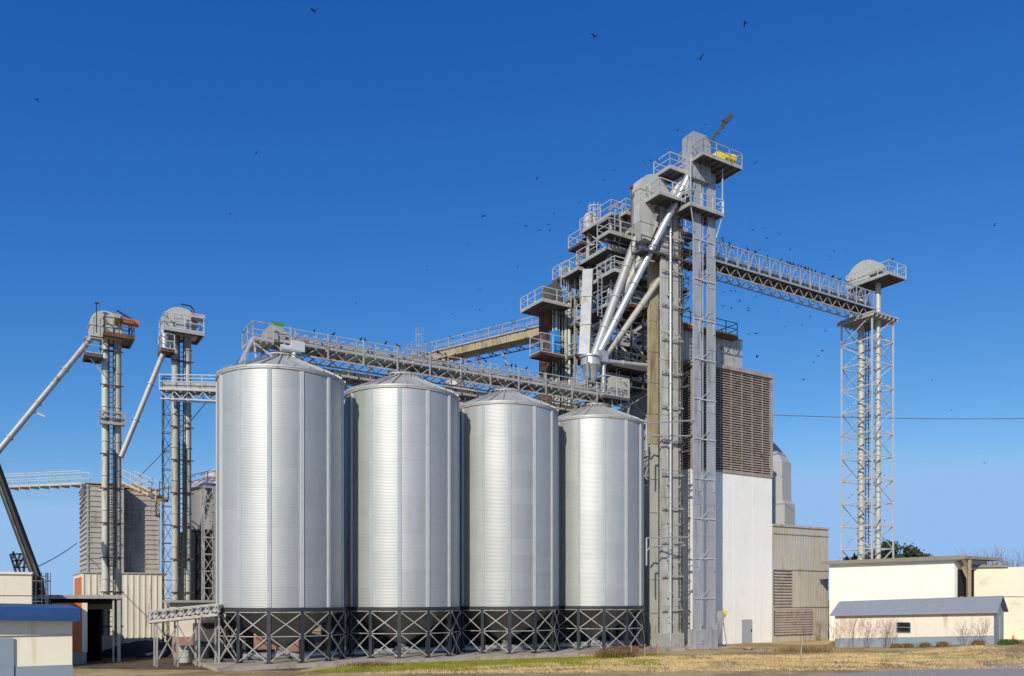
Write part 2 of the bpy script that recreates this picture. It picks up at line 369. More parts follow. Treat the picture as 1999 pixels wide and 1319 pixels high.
# ------------------------------------------------------------------ the four hopper silos
SR, V0, EAVE, RING = 3.68, 49.37, 16.95, 3.30
slab = MB(); slab.box(9.6, V0-4.6, -.3, 42.9, V0+4.7, .22)
slab.box(42.92, V0-3.4, -.3, 47.5, V0+4.4, .16)
tag(slab.build('concrete_pad', CONC), kind='structure')
SIL = [(14.33, 'first'), (22.22, ''), (30.11, ''), (38.0, '')]
SLAB = ['corrugated steel hopper silo at the left end of the row, beside the low inclined feeder',
        'corrugated steel hopper silo standing second from the left in the row of four',
        'corrugated steel hopper silo standing third from the left, in front of the old pale-roofed bin',
        'corrugated steel hopper silo at the right end of the row, beside the tan leg']
def make_silo(tc, label):
    th = T('grain_silo', label, 'silo', tc, V0, 0, 'row of four galvanised hopper silos')
    ob = []
    m = MB(); m.lathe((tc, V0, 0), [(SR, RING), (SR, EAVE)], 96); m.build('wall', SILOM, th)
    # roof: shallow cone of lapped sheets with raised radial ribs
    m = MB(); m.lathe((tc, V0, 0), [(SR-.04, EAVE-.12), (SR+.10, EAVE-.10), (SR+.10, EAVE), (.62, EAVE+1.40), (.62, EAVE+1.48)], 52)
    ro = m.build('roof', ROOFS, th)
    m = MB()
    for k in range(26):
        a = STAVE0 + 2*math.pi*(k+.5)/26; c, s = math.cos(a), math.sin(a)
        m.beam((tc+(SR+.12)*c, V0+(SR+.12)*s, EAVE+.03), (tc+.68*c, V0+.68*s, EAVE+1.43), .10, .10)
    m.build('roof_rib', ROOFS, ro)
    m = MB(); m.lathe((tc, V0, 0), [(.62, EAVE+1.40), (.66, EAVE+1.62), (.55, EAVE+1.68), (.3, EAVE+1.7), (.3, EAVE+2.45), (0.01, EAVE+2.45)], 20); m.build('roof_cap', GALVD, ro)
    m = MB(); pts = []
    for k in range(24):
        a = 2*math.pi*k/24; pts.append((tc+1.25*math.cos(a), V0+1.25*math.sin(a), EAVE+1.12))
    for a, b in zip(pts, pts[1:]+pts[:1]): m.beam((a[0], a[1], a[2]+.25), (b[0], b[1], b[2]+.25), .06)
    for p in pts[::3]: m.beam(p, (p[0], p[1], p[2]+.25), .05)
    m.build('lifting_ring', GALVD, ro)
    # eave rim
    m = MB(); m.lathe((tc, V0, 0), [(SR+.01, EAVE-.22), (SR+.07, EAVE-.20), (SR+.07, EAVE-.10)], 96); m.build('eave_rim', GALVD, th)
    legs = [STAVE0 + 2*math.pi*k/NST for k in range(NST)]
    for a in legs:
        c, s = math.cos(a), math.sin(a); X, Y = -s, c
        m = MB()
        for off in (-.06, .06):      # double-flanged stiffener
            p = (tc+(SR+.035)*c+X*off, V0+(SR+.035)*s+Y*off)
            m.beam((p[0], p[1], RING+.05), (p[0], p[1], EAVE-.24), .045, .10)
        p = (tc+(SR+.012)*c, V0+(SR+.012)*s)
        m.build('stiffener', STIFF, th)
    # ring beam
    m = MB(); m.lathe((tc, V0, 0), [(SR-.1, RING-.16), (SR+.14, RING-.16), (SR+.14, RING+.04), (SR-.02, RING+.04)], NST*4, legs[0]); m.build('ring_beam', DARKS, th)
    m = MB(); m.lathe((tc, V0, 0), [(SR-.12, RING-.1), (1.9, 1.95), (.28, .95), (.28, .55)], 48, legs[0]); hp = m.build('hopper', HOPM, th)
    m = MB(); m.box(tc-.32, V0-.32, .5, tc+.32, V0+.32, .72); m.build('outlet_gate', GALVD, hp)
    for a in legs:
        c, s = math.cos(a), math.sin(a); p = Vector((tc+(SR+.02)*c, V0+(SR+.02)*s, 0)); X = Vector((-s, c, 0)); Y = Vector((c, s, 0))
        m = MB()                        # I-section leg, foot plate
        for off in (-.10, .10):
            q = p + Y*off; m.hexa([q-X*.11-Y*.012+Vector((0,0,z)) if False else q for z in ()] or
                [q-X*.11-Y*.012+Vector((0,0,.22)), q+X*.11-Y*.012+Vector((0,0,.22)), q+X*.11+Y*.012+Vector((0,0,.22)), q-X*.11+Y*.012+Vector((0,0,.22)),
                 q-X*.11-Y*.012+Vector((0,0,RING-.17)), q+X*.11-Y*.012+Vector((0,0,RING-.17)), q+X*.11+Y*.012+Vector((0,0,RING-.17)), q-X*.11+Y*.012+Vector((0,0,RING-.17))])
        m.beam(p+Vector((0,0,.22)), p+Vector((0,0,RING-.17)), .10, .17)
        m.beam(p+Vector((0,0,.22)), p+Vector((0,0,.26)), .42)
        m.build('leg', DARKS, th)
    for k, a in enumerate(legs):
        b = legs[(k+1) % NST] + (2*math.pi if k == NST-1 else 0)
        pa = Vector((tc+(SR+.16)*math.cos(a), V0+(SR+.16)*math.sin(a), 0)); pb = Vector((tc+(SR+.16)*math.cos(b), V0+(SR+.16)*math.sin(b), 0))
        a2 = pa.lerp(pb, .06); b2 = pb.lerp(pa, .06); o = Vector((math.cos((a+b)/2), math.sin((a+b)/2), 0))*.035
        up = lambda p, z: Vector((p.x, p.y, z))
        m = MB(); zm = 1.72
        for z0, z1 in ((.35, zm-.08), (zm+.08, RING-.30)):
            m.beam(up(a2, z0), up(b2, z1), .05); m.beam(up(a2, z1)+o, up(b2, z0)+o, .05)
        m.beam(up(a2, zm), up(b2, zm), .045)
        m.beam(up(a2, RING-.22), up(b2, RING-.22), .05)
        m.build('cross_brace', GALVD, th)
    return th
for (tc, _), lb in zip(SIL, SLAB): make_silo(tc, lb)

# screw conveyors and gear under the hoppers
m = MB(); th = T('screw_conveyor', 'long silver conveyor running low beneath all four silo hoppers', 'conveyor', 12, V0)
m.box(12.0, V0-.22, .42, 42.0, V0+.22, .50-.02); m.tube((12, V0, .42), (42, V0, .42), .22, 10)
m.build('trough', GALVB, th)
m = MB()
for k in range(13): m.box(12.3+k*2.4, V0-.3, .2, 12.42+k*2.4, V0+.3, .4)
build_each(m, 'support_foot', DARKS, th)
m = MB(); m.tube((41.9, V0-.1, .7), (42.9, V0-.1, .7), .26, 12); m.build('drive_motor', GALVD, th)
# ------------------------------------------------------------------ overhead conveyor on the silo row
def conveyor(name, label, cat, p, q, fr, wid, hz, housing, truss=True, railside=(-1,1), mh=GALV, mhouse=GALVD, below=None, step=1.5, parts=True, railh=1.0, deckm=GALVD, loc=None, topt=None, group=None, bmat=None):
    """box-truss gallery from p to q (site coordinates): housing on a deck, side trusses, railings"""
    p, q = Vector(p), Vector(q); d = q-p; n = max(2, round(d.length/step)); hd = Vector((d.x, d.y, 0)).normalized(); sd = Vector((-hd.y, hd.x, 0)); up = Vector((0,0,1))
    th = T(name, label, cat, p.x, p.y, 0, group) if loc is None else loc
    if housing:
        w_, h_, z_ = housing; m = MB(fr)
        m.hexa([x + sd*s*w_/2 + up*(z_ + zz) for x, s, zz in ((p,-1,0),(q,-1,0),(q,1,0),(p,1,0),(p,-1,h_),(q,-1,h_),(q,1,h_),(p,1,h_))])
        for k in range(n+1):
            c = p.lerp(q, k/n); m.hexa([c+hd*a+sd*s*(w_/2+.03)+up*(z_-.03+zz) for a, s, zz in ((-.03,-1,0),(.03,-1,0),(.03,1,0),(-.03,1,0),(-.03,-1,h_+.06),(.03,-1,h_+.06),(.03,1,h_+.06),(-.03,1,h_+.06))])
        m.build('housing', mhouse, th)
    m = MB(fr)
    m.hexa([x + sd*s*wid/2 + up*zz for x, s, zz in ((p,-1,-.05),(q,-1,-.05),(q,1,-.05),(p,1,-.05),(p,-1,0),(q,-1,0),(q,1,0),(p,1,0))])
    for k in range(2*n+1): c = p.lerp(q, k/(2*n)); m.beam(c-sd*wid/2-up*.11, c+sd*wid/2-up*.11, .07, .11)
    m.build('deck', deckm, th)
    for s in railside:
        o = sd*s*wid/2; m = MB(fr)
        if truss:
            m.beam(p+o+up*hz, q+o+up*hz, .085); m.beam(p+o-up*.05, q+o-up*.05, .09, .14)
            for k in range(n+1): c = p.lerp(q, k/n)+o; m.beam(c, c+up*hz, .07)
            for k in range(n):
                a, b = p.lerp(q, k/n)+o, p.lerp(q, (k+1)/n)+o
                m.beam(a, b+up*hz, .055) if truss != 'zig' else (m.beam(a, (a+b)/2+up*hz, .05), m.beam(b, (a+b)/2+up*hz, .05))
            m.build('side_truss', mh, th)
        else:
            m.rail([p+o, q+o], railh, step=step); m.build('railing', mh, th)
    if topt:
        m = MB(fr)
        for k in range(n+1): c = p.lerp(q, k/n)+up*hz; m.beam(c-sd*wid/2, c+sd*wid/2, .05)
        m.build('top_cross_tie', mh, th)
    if below:
        m = MB(fr)
        for s in (-1, 1):
            o = sd*s*wid/2*.8; m.beam(p+o-up*below, q+o-up*below, .08)
            for k in range(n):
                a, b = p.lerp(q, k/n)+o, p.lerp(q, (k+1)/n)+o
                m.beam(a-up*.1, (a+b)/2-up*below, .05); m.beam(b-up*.1, (a+b)/2-up*below, .05)
        for k in range(n+1): c = p.lerp(q, k/n)-up*below; m.beam(c-sd*wid/2*.8, c+sd*wid/2*.8, .06)
        m.build('under_truss', bmat or (mh if below < .6 else DARKS), th)
    return th
zc = 19.12
cv = conveyor('drag_conveyor', 'galvanised drag conveyor with side trusses spanning the tops of the four silos', 'conveyor',
              (13.6, V0, zc), (40.6, V0, zc), RF, 1.7, 1.2, (.55, .42, .08), truss=False, railh=.85, step=1.3, mh=GALVD, mhouse=GALVD, below=.6, bmat=GALVD)
m = MB()
for k in range(46): x = 13.8+k*.58; m.box(x-.12, V0-.90, zc+.50, x+.12, V0-.86, zc+.62)
for k in range(12): x = 14.6+k*2.3; m.box(x-.045, V0-.93, zc-.62, x+.045, V0-.88, zc+.9)
m.box(13.6, V0-.93, zc+.3, 40.6, V0-.87, zc+.36)
m.build('side_fittings', GALVD, cv)
m = MB()
for tc, _ in SIL:
    for dx in (-.7, .7):
        for dv in (-.6, .6): m.beam((tc+dx, V0+dv, EAVE+1.2), (tc+dx, V0+dv, zc-.6), .10)
build_each(m, 'support_post', GALV, cv)
m = MB(); m.box(13.3, V0-.5, zc-.1, 14.4, V0+.5, zc+.75); m.prism([(13.3, zc+.75), (14.4, zc+.75), (14.2, zc+.98), (13.5, zc+.98)], 'y', V0-.5, V0+.5); m.build('drive_housing', GALVD, cv)
m = MB(); m.tube((13.75, V0-.2, zc+1.15), (14.35, V0-.2, zc+1.15), .17, 12); m.box(13.6, V0-.35, zc+.98, 13.9, V0, zc+1.25); m.build('motor', GREENP, cv, 'green gear motor on the left end of the conveyor')
m = MB(); m.box(14.6, V0-1.1, zc-.5, 15.4, V0-.95, zc+.1); m.tube((14.0, V0-.9, zc-.4), (15.2, V0-.9, zc-.4), .22, 12); m.tube((14.8, V0-.9, zc-.1), (14.8, V0-.9, zc-1), .14, 10); m.build('inlet_chute', STIFF, cv)
m = MB(); m.box(12.3, V0-1.2, zc-.27, 13.5, V0+1.2, zc-.20)
for k in range(4): m.beam((12.4+.35*k, V0-1.2, zc-.34), (12.4+.35*k, V0+1.2, zc-.34), .08)
m.build('end_platform', GALVD, cv)
m = MB(); m.rail([(13.5, V0-1.2, zc-.2), (12.3, V0-1.2, zc-.2), (12.3, V0+1.2, zc-.2), (13.5, V0+1.2, zc-.2)], 1.0, step=1.0); m.build('railing', GALVD, cv)
m = MB()                                # ladder stair from the platform down to the roof
for dv in (-.3, .3): m.beam((12.3, V0-1.3+dv, zc-.2), (11.5, V0-1.5+dv, EAVE+.35), .05, .09)
for k in range(8):
    f = k/8; m.beam((12.3-.8*f, V0-1.6-.2*f, zc-.2-2.2*f), (12.3-.8*f, V0-1.0-.2*f, zc-.2-2.2*f), .05, .03)
m.build('stair', GALV, cv)
m = MB(); m.beam((12.4, V0-1.1, zc-.3), (12.5, V0-1.2, EAVE+.6), .08); m.beam((12.4, V0+1.1, zc-.3), (12.5, V0+1.1, EAVE+.6), .08); m.beam((12.4, V0-1.1, zc-.4), (13.6, V0-1.1, EAVE+1.0), .06); build_each(m, 'platform_leg', GALV, cv)
# second, lower walkway behind it
cv2 = conveyor('lower_walkway', 'lower steel walkway and conveyor running behind the silo-top conveyor', 'walkway',
               (16.2, V0+2.6, 18.35), (37.5, V0+2.6, 18.35), RF, 1.5, 1.0, (.5, .4, .1), truss=False, mh=RUSTP, mhouse=DUST_SHADE, below=.45)
m = MB()
for t_ in (18.2, 20.2, 26.1, 28, 34, 36.5):
    m.beam((t_, V0+2.0, 18.2), (t_, V0+2.0, EAVE-1), .1); m.beam((t_, V0+3.2, 18.2), (t_, V0+3.2, EAVE-1), .1)
for t_ in (18.2, 26.1, 34): m.beam((t_-1.6, V0+1.9, EAVE+.1), (t_, V0+1.9, 18.2), .08); m.beam((t_+1.8, V0+1.9, EAVE+.1), (t_, V0+1.9, 18.2), .08)
build_each(m, 'support_post', GALV, cv2)

# older bins standing behind the row
BB = [(20.0, 66.5, 6.2, 17.0, 'big old bin with shallow grooved roof behind the gap between the second and third silos')]
def old_bin(t, v, r, h, rh, label, m_, name='storage_bin', ribs=24):
    th = T(name, label, 'bin', t, v)
    m = MB(); m.lathe((t, v, 0), [(r, 0), (r, h)], 64); m.build('wall', m_, th)
    m = MB(); m.lathe((t, v, 0), [(r-.05, h-.1), (r+.15, h-.05), (r+.15, h+.02), (.8, h+rh), (.8, h+rh+.5), (.01, h+rh+.5)], 64); ro = m.build('roof', mat('pale_roof', (.72, .68, .66), .6, .2, .1, 1) if 'pale_roof' not in MATS else MATS['pale_roof'], th)
    m = MB()
    for k in range(ribs*2):
        a = math.pi*k/ribs; c, s = math.cos(a), math.sin(a); m.beam((t+(r+.1)*c, v+(r+.1)*s, h+.04), (t+.8*c, v+.8*s, h+rh+.02), .07, .09)
    m.build('roof_rib', MATS['pale_roof'], ro)
    return th
old_bin(33.4, 63.0, 7.3, 18.9, 3.3, 'big old round bin with pale ribbed roof behind the second and third silos', OLDSILO)
old_bin(44.2, 60.5, 4.0, 18.6, 2.2, 'dark old round bin behind the rightmost silo and the tan leg', OLDSILO)
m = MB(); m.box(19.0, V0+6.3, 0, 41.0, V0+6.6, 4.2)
solo(m, 'backing_wall', DUST_SHADE, 'dark steel wall behind the hoppers of the right three silos', 'wall', 19, V0+6.3)
th = T('block_building', 'low building of pinkish blocks under a cream wall behind the leftmost hopper', 'building', 8, 58)
m = MB(); m.box(9.5, 57, 0, 19, 60, 1.35); m.build('block_wall', BRICK, th)
m = MB(); m.box(9.7, 57.3, 1.35, 18.8, 59.8, 3.6); m.build('upper_wall', CREAM, th)
m = MB(); m.box(9.3, 56.7, 3.6, 19.2, 60.2, 3.75); m.build('roof', GALVD, th)
# ------------------------------------------------------------------ bucket elevators
def head_dome(m, t0, t1, v0, v1, z0, rise, side=.3, n=14):
    """elevator hood: half-round top along t with flat sides"""
    c = (t0+t1)/2; r = (t1-t0)/2; out = [(t0, z0)]
    for k in range(n+1):
        a = math.pi - math.pi*k/n; out.append((c+r*math.cos(a), z0+side+rise*math.sin(a)))
    out.append((t1, z0)); m.prism(out, 'y', v0, v1)
def plat(th, x0, y0, x1, y1, z, mat_=GALVD, railm=GALV, h=1.07, gap=None, beams=True):
    m = MB(); m.box(x0, y0, z-.06, x1, y1, z)
    if beams:
        n = max(2, round((x1-x0)/.7))
        for k in range(n+1): x = x0+.06+(x1-x0-.12)*k/n; m.box(x-.04, y0+.04, z-.14, x+.04, y1-.04, z-.063)
        m.build('joisted_deck', DUST_SHADE, th); m = MB()  # deck and joists coloured dark to paint in the shaded underside
        m.box(x0-.03, y0-.03, z-.16, x1+.03, y0+.03, z+.06); m.box(x0-.03, y1-.03, z-.16, x1+.03, y1+.03, z+.06)
        m.box(x0-.032, y0, z-.16, x0+.03, y1, z+.06); m.box(x1-.03, y0, z-.16, x1+.032, y1, z+.06)
    d = m.build('edge_frame' if beams else 'platform', mat_, th)
    m = MB(); pts = [(x0, y0, z), (x1, y0, z), (x1, y1, z), (x0, y1, z)]
    m.rail(pts, h, close=True, step=1.2); m.build('railing', railm, th)
    return d
def leg_casing(th, x0, x1, y0, y1, z0, z1, mat_, step=2.4, name='leg_casing', flange=.05):
    m = MB(); m.box(x0, y0, z0, x1, y1, z1); z = z0+step
    while z < z1-.3:
        m.box(x0-flange, y0-flange, z-.04, x1+flange, y1+flange, z+.04); z += step
    for x in (x0, x1):
        m.box(x-.025, y0-.03, z0, x+.025, y0-.005, z1)
    return m.build(name, mat_, th)
def round_leg(th, t, v, z0, z1, r, mat_, step=2.4, name='leg_casing'):
    m = MB(); m.tube((t, v, z0), (t, v, z1), r, 14); z = z0+step
    while z < z1-.3: m.tube((t, v, z-.04), (t, v, z+.04), r+.05, 14); z += step
    return m.build(name, mat_, th)

# E1: tallest elevator, front right
VE = 45.9
x0 = P(1355, 900, VE-.18)[0]; x1 = P(1368, 900, VE-.18)[0]; x2 = P(1382, 900, VE-.18)[0]; x3 = P(1396, 900, VE-.18)[0]
ztop = P(1360, 330, VE)[1]
e1 = T('bucket_elevator', 'tallest grey bucket elevator with square twin legs in front of the white tower', 'grain elevator', (x0+x3)/2, VE)
leg_casing(e1, x0, x1, VE-.18, VE-.02, 1.5, ztop, GREYP, flange=.025); leg_casing(e1, x2, x3, VE-.18, VE-.02, 1.5, ztop, GREYP, flange=.025)
m = MB(); z = 3.9
while z < ztop-4: m = MB(); m.box(x0-.03, VE-.25, z-.035, x3+.05, VE-.21, z+.035); m.beam((x1, VE-.25, z+.05), (x2+.1, VE-.25, z+.7), .04); z += 3.05; m.build('leg_strut', GALV, e1)
m = MB()
z = 6
while z < ztop-5: m.box(x1-.16, VE-.25, z, x1+.02, VE-.19, z+.9); m.box(x3-.18, VE-.25, z, x3-.02, VE-.19, z+.9); z += 6.1
build_each(m, 'inspection_door', GALVB, e1)
m = MB(); m.tube((x1+.3, VE-.1, 1.8), (x1+.3, VE-.1, ztop-1), .04, 8); m.build('conduit', GALVB, e1)
m = MB(); m.box(x0-.05, VE-.42, .1, x3+.05, VE+.45, 1.5); m.prism([(x3+.05, .5), (x3+.05, 1.6), (x3+.75, 2.9), (x3+1.0, 2.7), (x3+.75, 1.9)], 'y', VE-.3, VE+.3) ; m.build('boot', GREYP, e1)
m = MB(); m.box(x0-.2, VE-.6, -.1, x3+1.1, VE+.6, .1); m.build('footing', CONC, e1)
m = MB(); m.box(x0+.45, VE-.47, .6, x0+.75, VE-.41, 1.1); m.tube((x0+.6, VE-.5, .5), (x0+.6, VE-.42, .5), .09, 10); m.build('access_panel', GALVB, e1)
m = MB(); m.tube((x3+1.0, VE-.35, 2.75), (x3+1.0, VE+.1, 2.75), .17, 12); m.box(x3+.8, VE-.2, 2.4, x3+1.15, VE+.2, 2.7); m.build('boot_motor', YELP, e1, 'yellow-green motor beside the boot')
m = MB(); m.beam((x3+1.0, VE, 2.4), (x3+1.5, VE, .05), .05); m.build('prop', GALVB, e1)
# head
hx0 = P(1336, 300, VE+.2)[0]; hx1 = P(1376, 300, VE+.2)[0]; hz1 = P(1345, 260, VE)[1]
zp = P(1373, 297, VE-1.6)[1]
m = MB(); m.prism([(hx0, ztop-1), (hx0, hz1-.35), (hx0+.35, hz1), (hx1-.5, hz1+.05), (hx1, hz1-.5), (hx1, ztop-1)], 'y', VE-.42, VE+.45)
for x in (hx0+.5, hx1-.5): m.box(x-.03, VE-.46, ztop-.9, x+.03, VE-.43, hz1-.3)
hd = m.build('head_housing', GREYP, e1)
m = MB(); m.prism([(hx0+.02, zp-1.6), (hx0-.25, zp-2.6), (hx0+.25, zp-2.9), (hx0+.7, zp-1.6)], 'y', VE-.3, VE+.3); m.build('discharge_throat', SPOUT, e1)
bt, bv = PH(1457, 322, zp)
a_t = P(1373, 297, VE-1.6)[0]
vcc = PT(1400, 357, bt)[0]; print('vcc', vcc, VE, bt, a_t)
plat(e1, a_t, VE-1.6, bt, vcc, zp, GALVD, GREYP)
plat(e1, a_t-1.75, VE+.1, a_t-.15, VE+1.9, zp-.75, GALVD, GALV)
m = MB(); m.tube((hx1+.55, VE-.7, zp+.85), (hx1+1.9, VE-.7, zp+1.0), .33, 14); m.box(hx1+.1, VE-1.0, zp+.35, hx1+.95, VE-.3, zp+.95); m.tube((hx1+1.9, VE-.7, zp+1.0), (hx1+2.2, VE-.7, zp+1.0), .36, 14)
m.build('drive_motor', YELP, e1, 'bright yellow drive motor guard on the top platform')
m = MB(); db = Vector((hx1+.3, VE+.2, hz1-.1)); m.beam(Vector((hx1+.1, VE+.2, zp)), db, .14)
tip = Vector(P(1428, 226, VE+.2)); tip = Vector((tip[0], VE+.2, tip[1]))
m.beam(db, tip, .2, .2); m.beam(db-Vector((0,0,.25)), tip-Vector((.7,0,.45)), .07); m.beam(tip-Vector((.9,0,.75)), tip, .3, .34)
for f in (.2,.4,.6): m.beam(db.lerp(tip, f), db.lerp(tip, f+.08)-Vector((0,0,.3)), .06)
m.build('davit_crane', DUST_SHADE, e1)
# mid platform just below the head
zm2 = P(1345, 395, VE-.9)[1]
plat(e1, x0-1.1, VE-.9, x3+.15, VE+1.0, zm2, GALVD, GALV)
m = MB()
for xx in (x0-1.0, x3+.1): m.beam((xx, VE-.85, zm2-.1), (x0-.1 if xx < x0 else x3, VE-.3, zm2-1.6), .07)
m.beam((x0-1.0, VE-.85, zm2-.1), (x0-1.0, VE-.85, zp), .07); m.beam((x3+.1, VE-.85, zm2), (x3+.1, VE-.85, zp), .07)
build_each(m, 'platform_brace', GALV, e1)

# E2: pair of grey legs left of it, plus white downpipe
VF = 47.4
y0 = P(1291, 900, VF-.22)[0]; y1 = P(1304, 900, VF-.22)[0]; y2 = P(1315, 900, VF-.22)[0]; y3 = P(1328, 900, VF-.22)[0]; zt2 = P(1300, 400, VF)[1]
e2 = T('bucket_elevator', 'weathered grey twin-leg elevator with round-topped hood left of the tallest one', 'grain elevator', (y0+y3)/2, VF)
leg_casing(e2, y0, y1, VF-.22, VF-.04, 1.2, zt2, PALEG, 2.1, flange=.03); leg_casing(e2, y2, y3, VF-.22, VF-.04, 1.2, zt2, PALEG, 2.1, flange=.03)
m = MB(); m.ladder((y3-.1, VF-.36, 1.4), zt2, (0,-1), .35); m.build('ladder', DUST_SHADE, e2)
m = MB(); m.box(y0-.15, VF-.5, -.1, y3+.15, VF+.5, 1.2); m.build('boot', GALVD, e2)
m = MB(); z = 3
while z < zt2-1:
    m = MB(); m.box(y0-.15, VF-.45, z-.05, y3+.15, VF-.39, z+.05); m.beam((y0, VF-.42, z), (y1+.2, VF-.42, z+.5), .04); m.beam((y3, VF-.42, z), (y3-.3, VF-.42, z+.5), .04); z += 2.6; m.build('leg_strut', GALVD, e2)
for k in range(11):
    m = MB(); z = 4+k*2.9; m.tube((y0+.55, VF-.36, z), (y0+.55, VF-.42, z), .12, 8); m.tube((y3-.25, VF-.36, z-.2), (y3-.25, VF-.42, z-.2), .12, 8); build_each(m, 'inspection_port', GALVB, e2)
h0 = P(1239, 420, VF+.5)[0]; h1 = P(1300, 380, VF+.5)[0]; hz = P(1268, 347, VF+.5)[1]
hw = h1-h0; zb1, zb2, zb3 = P(1250, 392, VF)[1], P(1250, 432, VF)[1], P(1262, 466, VF)[1]
m = MB(); head_dome(m, h0, h1, VF-.1, VF+.9, zb1, (hz-zb1)*.6, (hz-zb1)*.4, 20)
m.box(h0-.04, VF-.14, zb1+(hz-zb1)*.37, h1+.04, VF+.94, zb1+(hz-zb1)*.42); m.build('head_hood', LEGP, e2)
m = MB(); m.box(h0+.01, VF-.09, zb2, h0+hw*.46, VF+.88, zb1-.003); m.prism([(h0+.02, zb2-.003), (h0+.5, zb3), (h0+1.1, zb3-.1), (h0+hw*.6, zb2+.3), (h0+hw*.47, zb2+.5), (h0+hw*.46, zb2-.003)], 'y', VF-.05, VF+.8); m.build('discharge_throat', PALEG, e2)
zq = P(1290, 372, VF-1.2)[1]
vq = VF-1.7; xq_, zq = P(1288, 374, vq); plat(e2, xq_, vq, P(1338, 380, vq)[0], PT(1250, 401, xq_)[0], zq, GALVD, GALV)
m = MB(); m.box(h1-1.2, VF-1.0, zq, h1+.6, VF-.3, zq+.7); m.tube((h1+.3, VF-.8, zq+.5), (h1+1.2, VF-.8, zq+.5), .25, 10); m.box(h1+.9, VF+.2, zq, h1+1.8, VF+1.2, zq+.9); m.build('drive_unit', GALVD, e2)
m = MB(); m.beam((h0-.5, VF+.3, zq-2), (h0-.5, VF+.3, zq+.8), .06); m.box(h0-.62, VF+.2, zq+.8, h0-.38, VF+.4, zq+1.0); m.build('beacon_lamp', REDP, e2, 'small dark red beacon on a mast')
dn = MB(); px_ = P(1309, 900, VF-.45)[0]
dn.tube((px_, VF-.45, .6), (px_, VF-.45, zt2-1), .10, 10)
for k in range(14): dn.tube((px_, VF-.45, 2+k*2.3), (px_, VF-.45, 2.08+k*2.3), .16, 10)
solo(dn, 'white_downpipe', GALVB, 'slim bright white pipe running down the face of the weathered twin legs', 'pipe', px_, VF-.45)

# E2b: tan leg and its lower grey leg beside the rightmost silo
VT = 48.6
a0, a1 = P(1261, 700, VT)[0], P(1279, 700, VT)[0]
zt3 = P(1270, 470, VT)[1]; zs = P(1270, 868, VT)[1]
e3 = T('tan_elevator_leg', 'tan painted elevator leg with grey lower half, right beside the last silo', 'grain elevator', a0, VT)
a0 += .12; leg_casing(e3, a0, a1, VT-.32, VT-.02, zs, zt3, TANP, 2.4, flange=.03); leg_casing(e3, a0+.08, a1-.02, VT-.3, VT-.04, .2, zs-.01, LEGP, 2.6, 'lower_casing')
m = MB(); m.box(a0-.2, VT-.6, -.2, a1+.2, VT+.6, .2); m.build('boot', GALVD, e3)
m = MB(); m.ladder((a1+.25, VT-.1, 1), zt3, (0,-1), .4); m.cage((a1+.25, VT-.1, 9), zt3-6, (0,-1), .22); m.build('ladder', DUST_SHADE, e3)

# pipe supports reaching left from the tallest leg
for (ya, xb, lb) in ((1050, 1345, 'lower'), (826, 1356, 'upper')):
    m = MB(); tA, zA = P(1262, ya, VE-.2); tB, zB = P(xb, ya-(2 if lb=='lower' else 6), VE-.2)
    m.path([(tA, VE-.2, zA-2), (tA, VE-.2, zA), (tB, VE-.2, zB)], .06); m.tube((tA+1.5, VE+1.2, zA-.5), (tB, VE+.2, zA-.35), .05, 6)
    m.path([(tA+1.2, VE+1.2, zA-.9), (tA+1.6, VE+1.2, zA-.5), (tA+2.6, VE+1.0, zA-.5)], .05)
    solo(m, 'conduit_run', GALVB, '%s pale conduit crossing between the last silo and the tallest leg' % lb, 'conduit', tA, VE)
# platforms between E1 and tower
th = T('access_bracing', 'dark steel tie frames linking the grey legs to the white tower', 'bracing', 47, 48)
for zz in (1.9, 9.0, 15.2, 20.2, 26.0):
    m = MB(); m.beam((y3, VF, zz), (x0, VE+.3, zz+.1), .1); m.beam((y3, VF, zz+1.0), (x0, VE+.3, zz+1.1), .08); m.beam((y3, VF, zz), (x0, VE+.3, zz+1.1), .06)
    m.beam((x0, VE+.3, zz), (x0-.4, 49.8 if zz < 23 else 48, zz), .08); m.beam((y3, VF+.3, zz+.5), (y3, 49.9 if zz<23 else 49, zz+.4), .08); m.build('tie_frame', DUST_SHADE, th)

# ------------------------------------------------------------------ process tower, white below, louvred above
VB = 49.86; B0 = P(1350, 1200, VB)[0]; B1 = P(1507, 1200, VB)[0]; BH = P(1450, 721, VB)[1]; BM = P(1450, 925, VB)[1]; BD = VB+8.2
print('tower', B0, B1, BH, BM)
tw_ = T('process_tower', 'tall white walled tower with brown louvred upper half', 'building', B0, VB)
m = MB(); m.box(B0, VB, -.4, B1, BD, BM); m.build('lower_wall', WHITEP, tw_)
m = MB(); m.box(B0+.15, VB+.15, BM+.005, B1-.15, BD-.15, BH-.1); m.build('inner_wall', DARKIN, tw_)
m = MB(); n = 42; ph = (BH-.35-BM)/n                       # louvre blades front and left
for k in range(n):
    z = BM+.1+k*ph
    m.hexa([(B0, VB-.02, z), (B1, VB-.02, z), (B1, VB+.10, z+ph*.58), (B0, VB+.10, z+ph*.58), (B0, VB-.03, z+.03), (B1, VB-.03, z+.03), (B1, VB+.09, z+ph*.58+.03), (B0, VB+.09, z+ph*.58+.03)])
m.build('louvre_blades', LOUV, tw_, 'brown horizontal louvre blades on the front')
m = MB()
for k in range(n):
    z = BM+.1+k*ph
    m.hexa([(B0-.02, VB+.02, z), (B0+.10, VB+.02, z+ph*.58), (B0+.10, BD-.1, z+ph*.58), (B0-.02, BD-.1, z), (B0-.03, VB+.02, z+.03), (B0+.09, VB+.02, z+ph*.58+.03), (B0+.09, BD-.1, z+ph*.58+.03), (B0-.03, BD-.1, z+.03)])
m.build('louvre_blades', LOUV, tw_, 'louvre blades on the shaded left side')
m = MB()
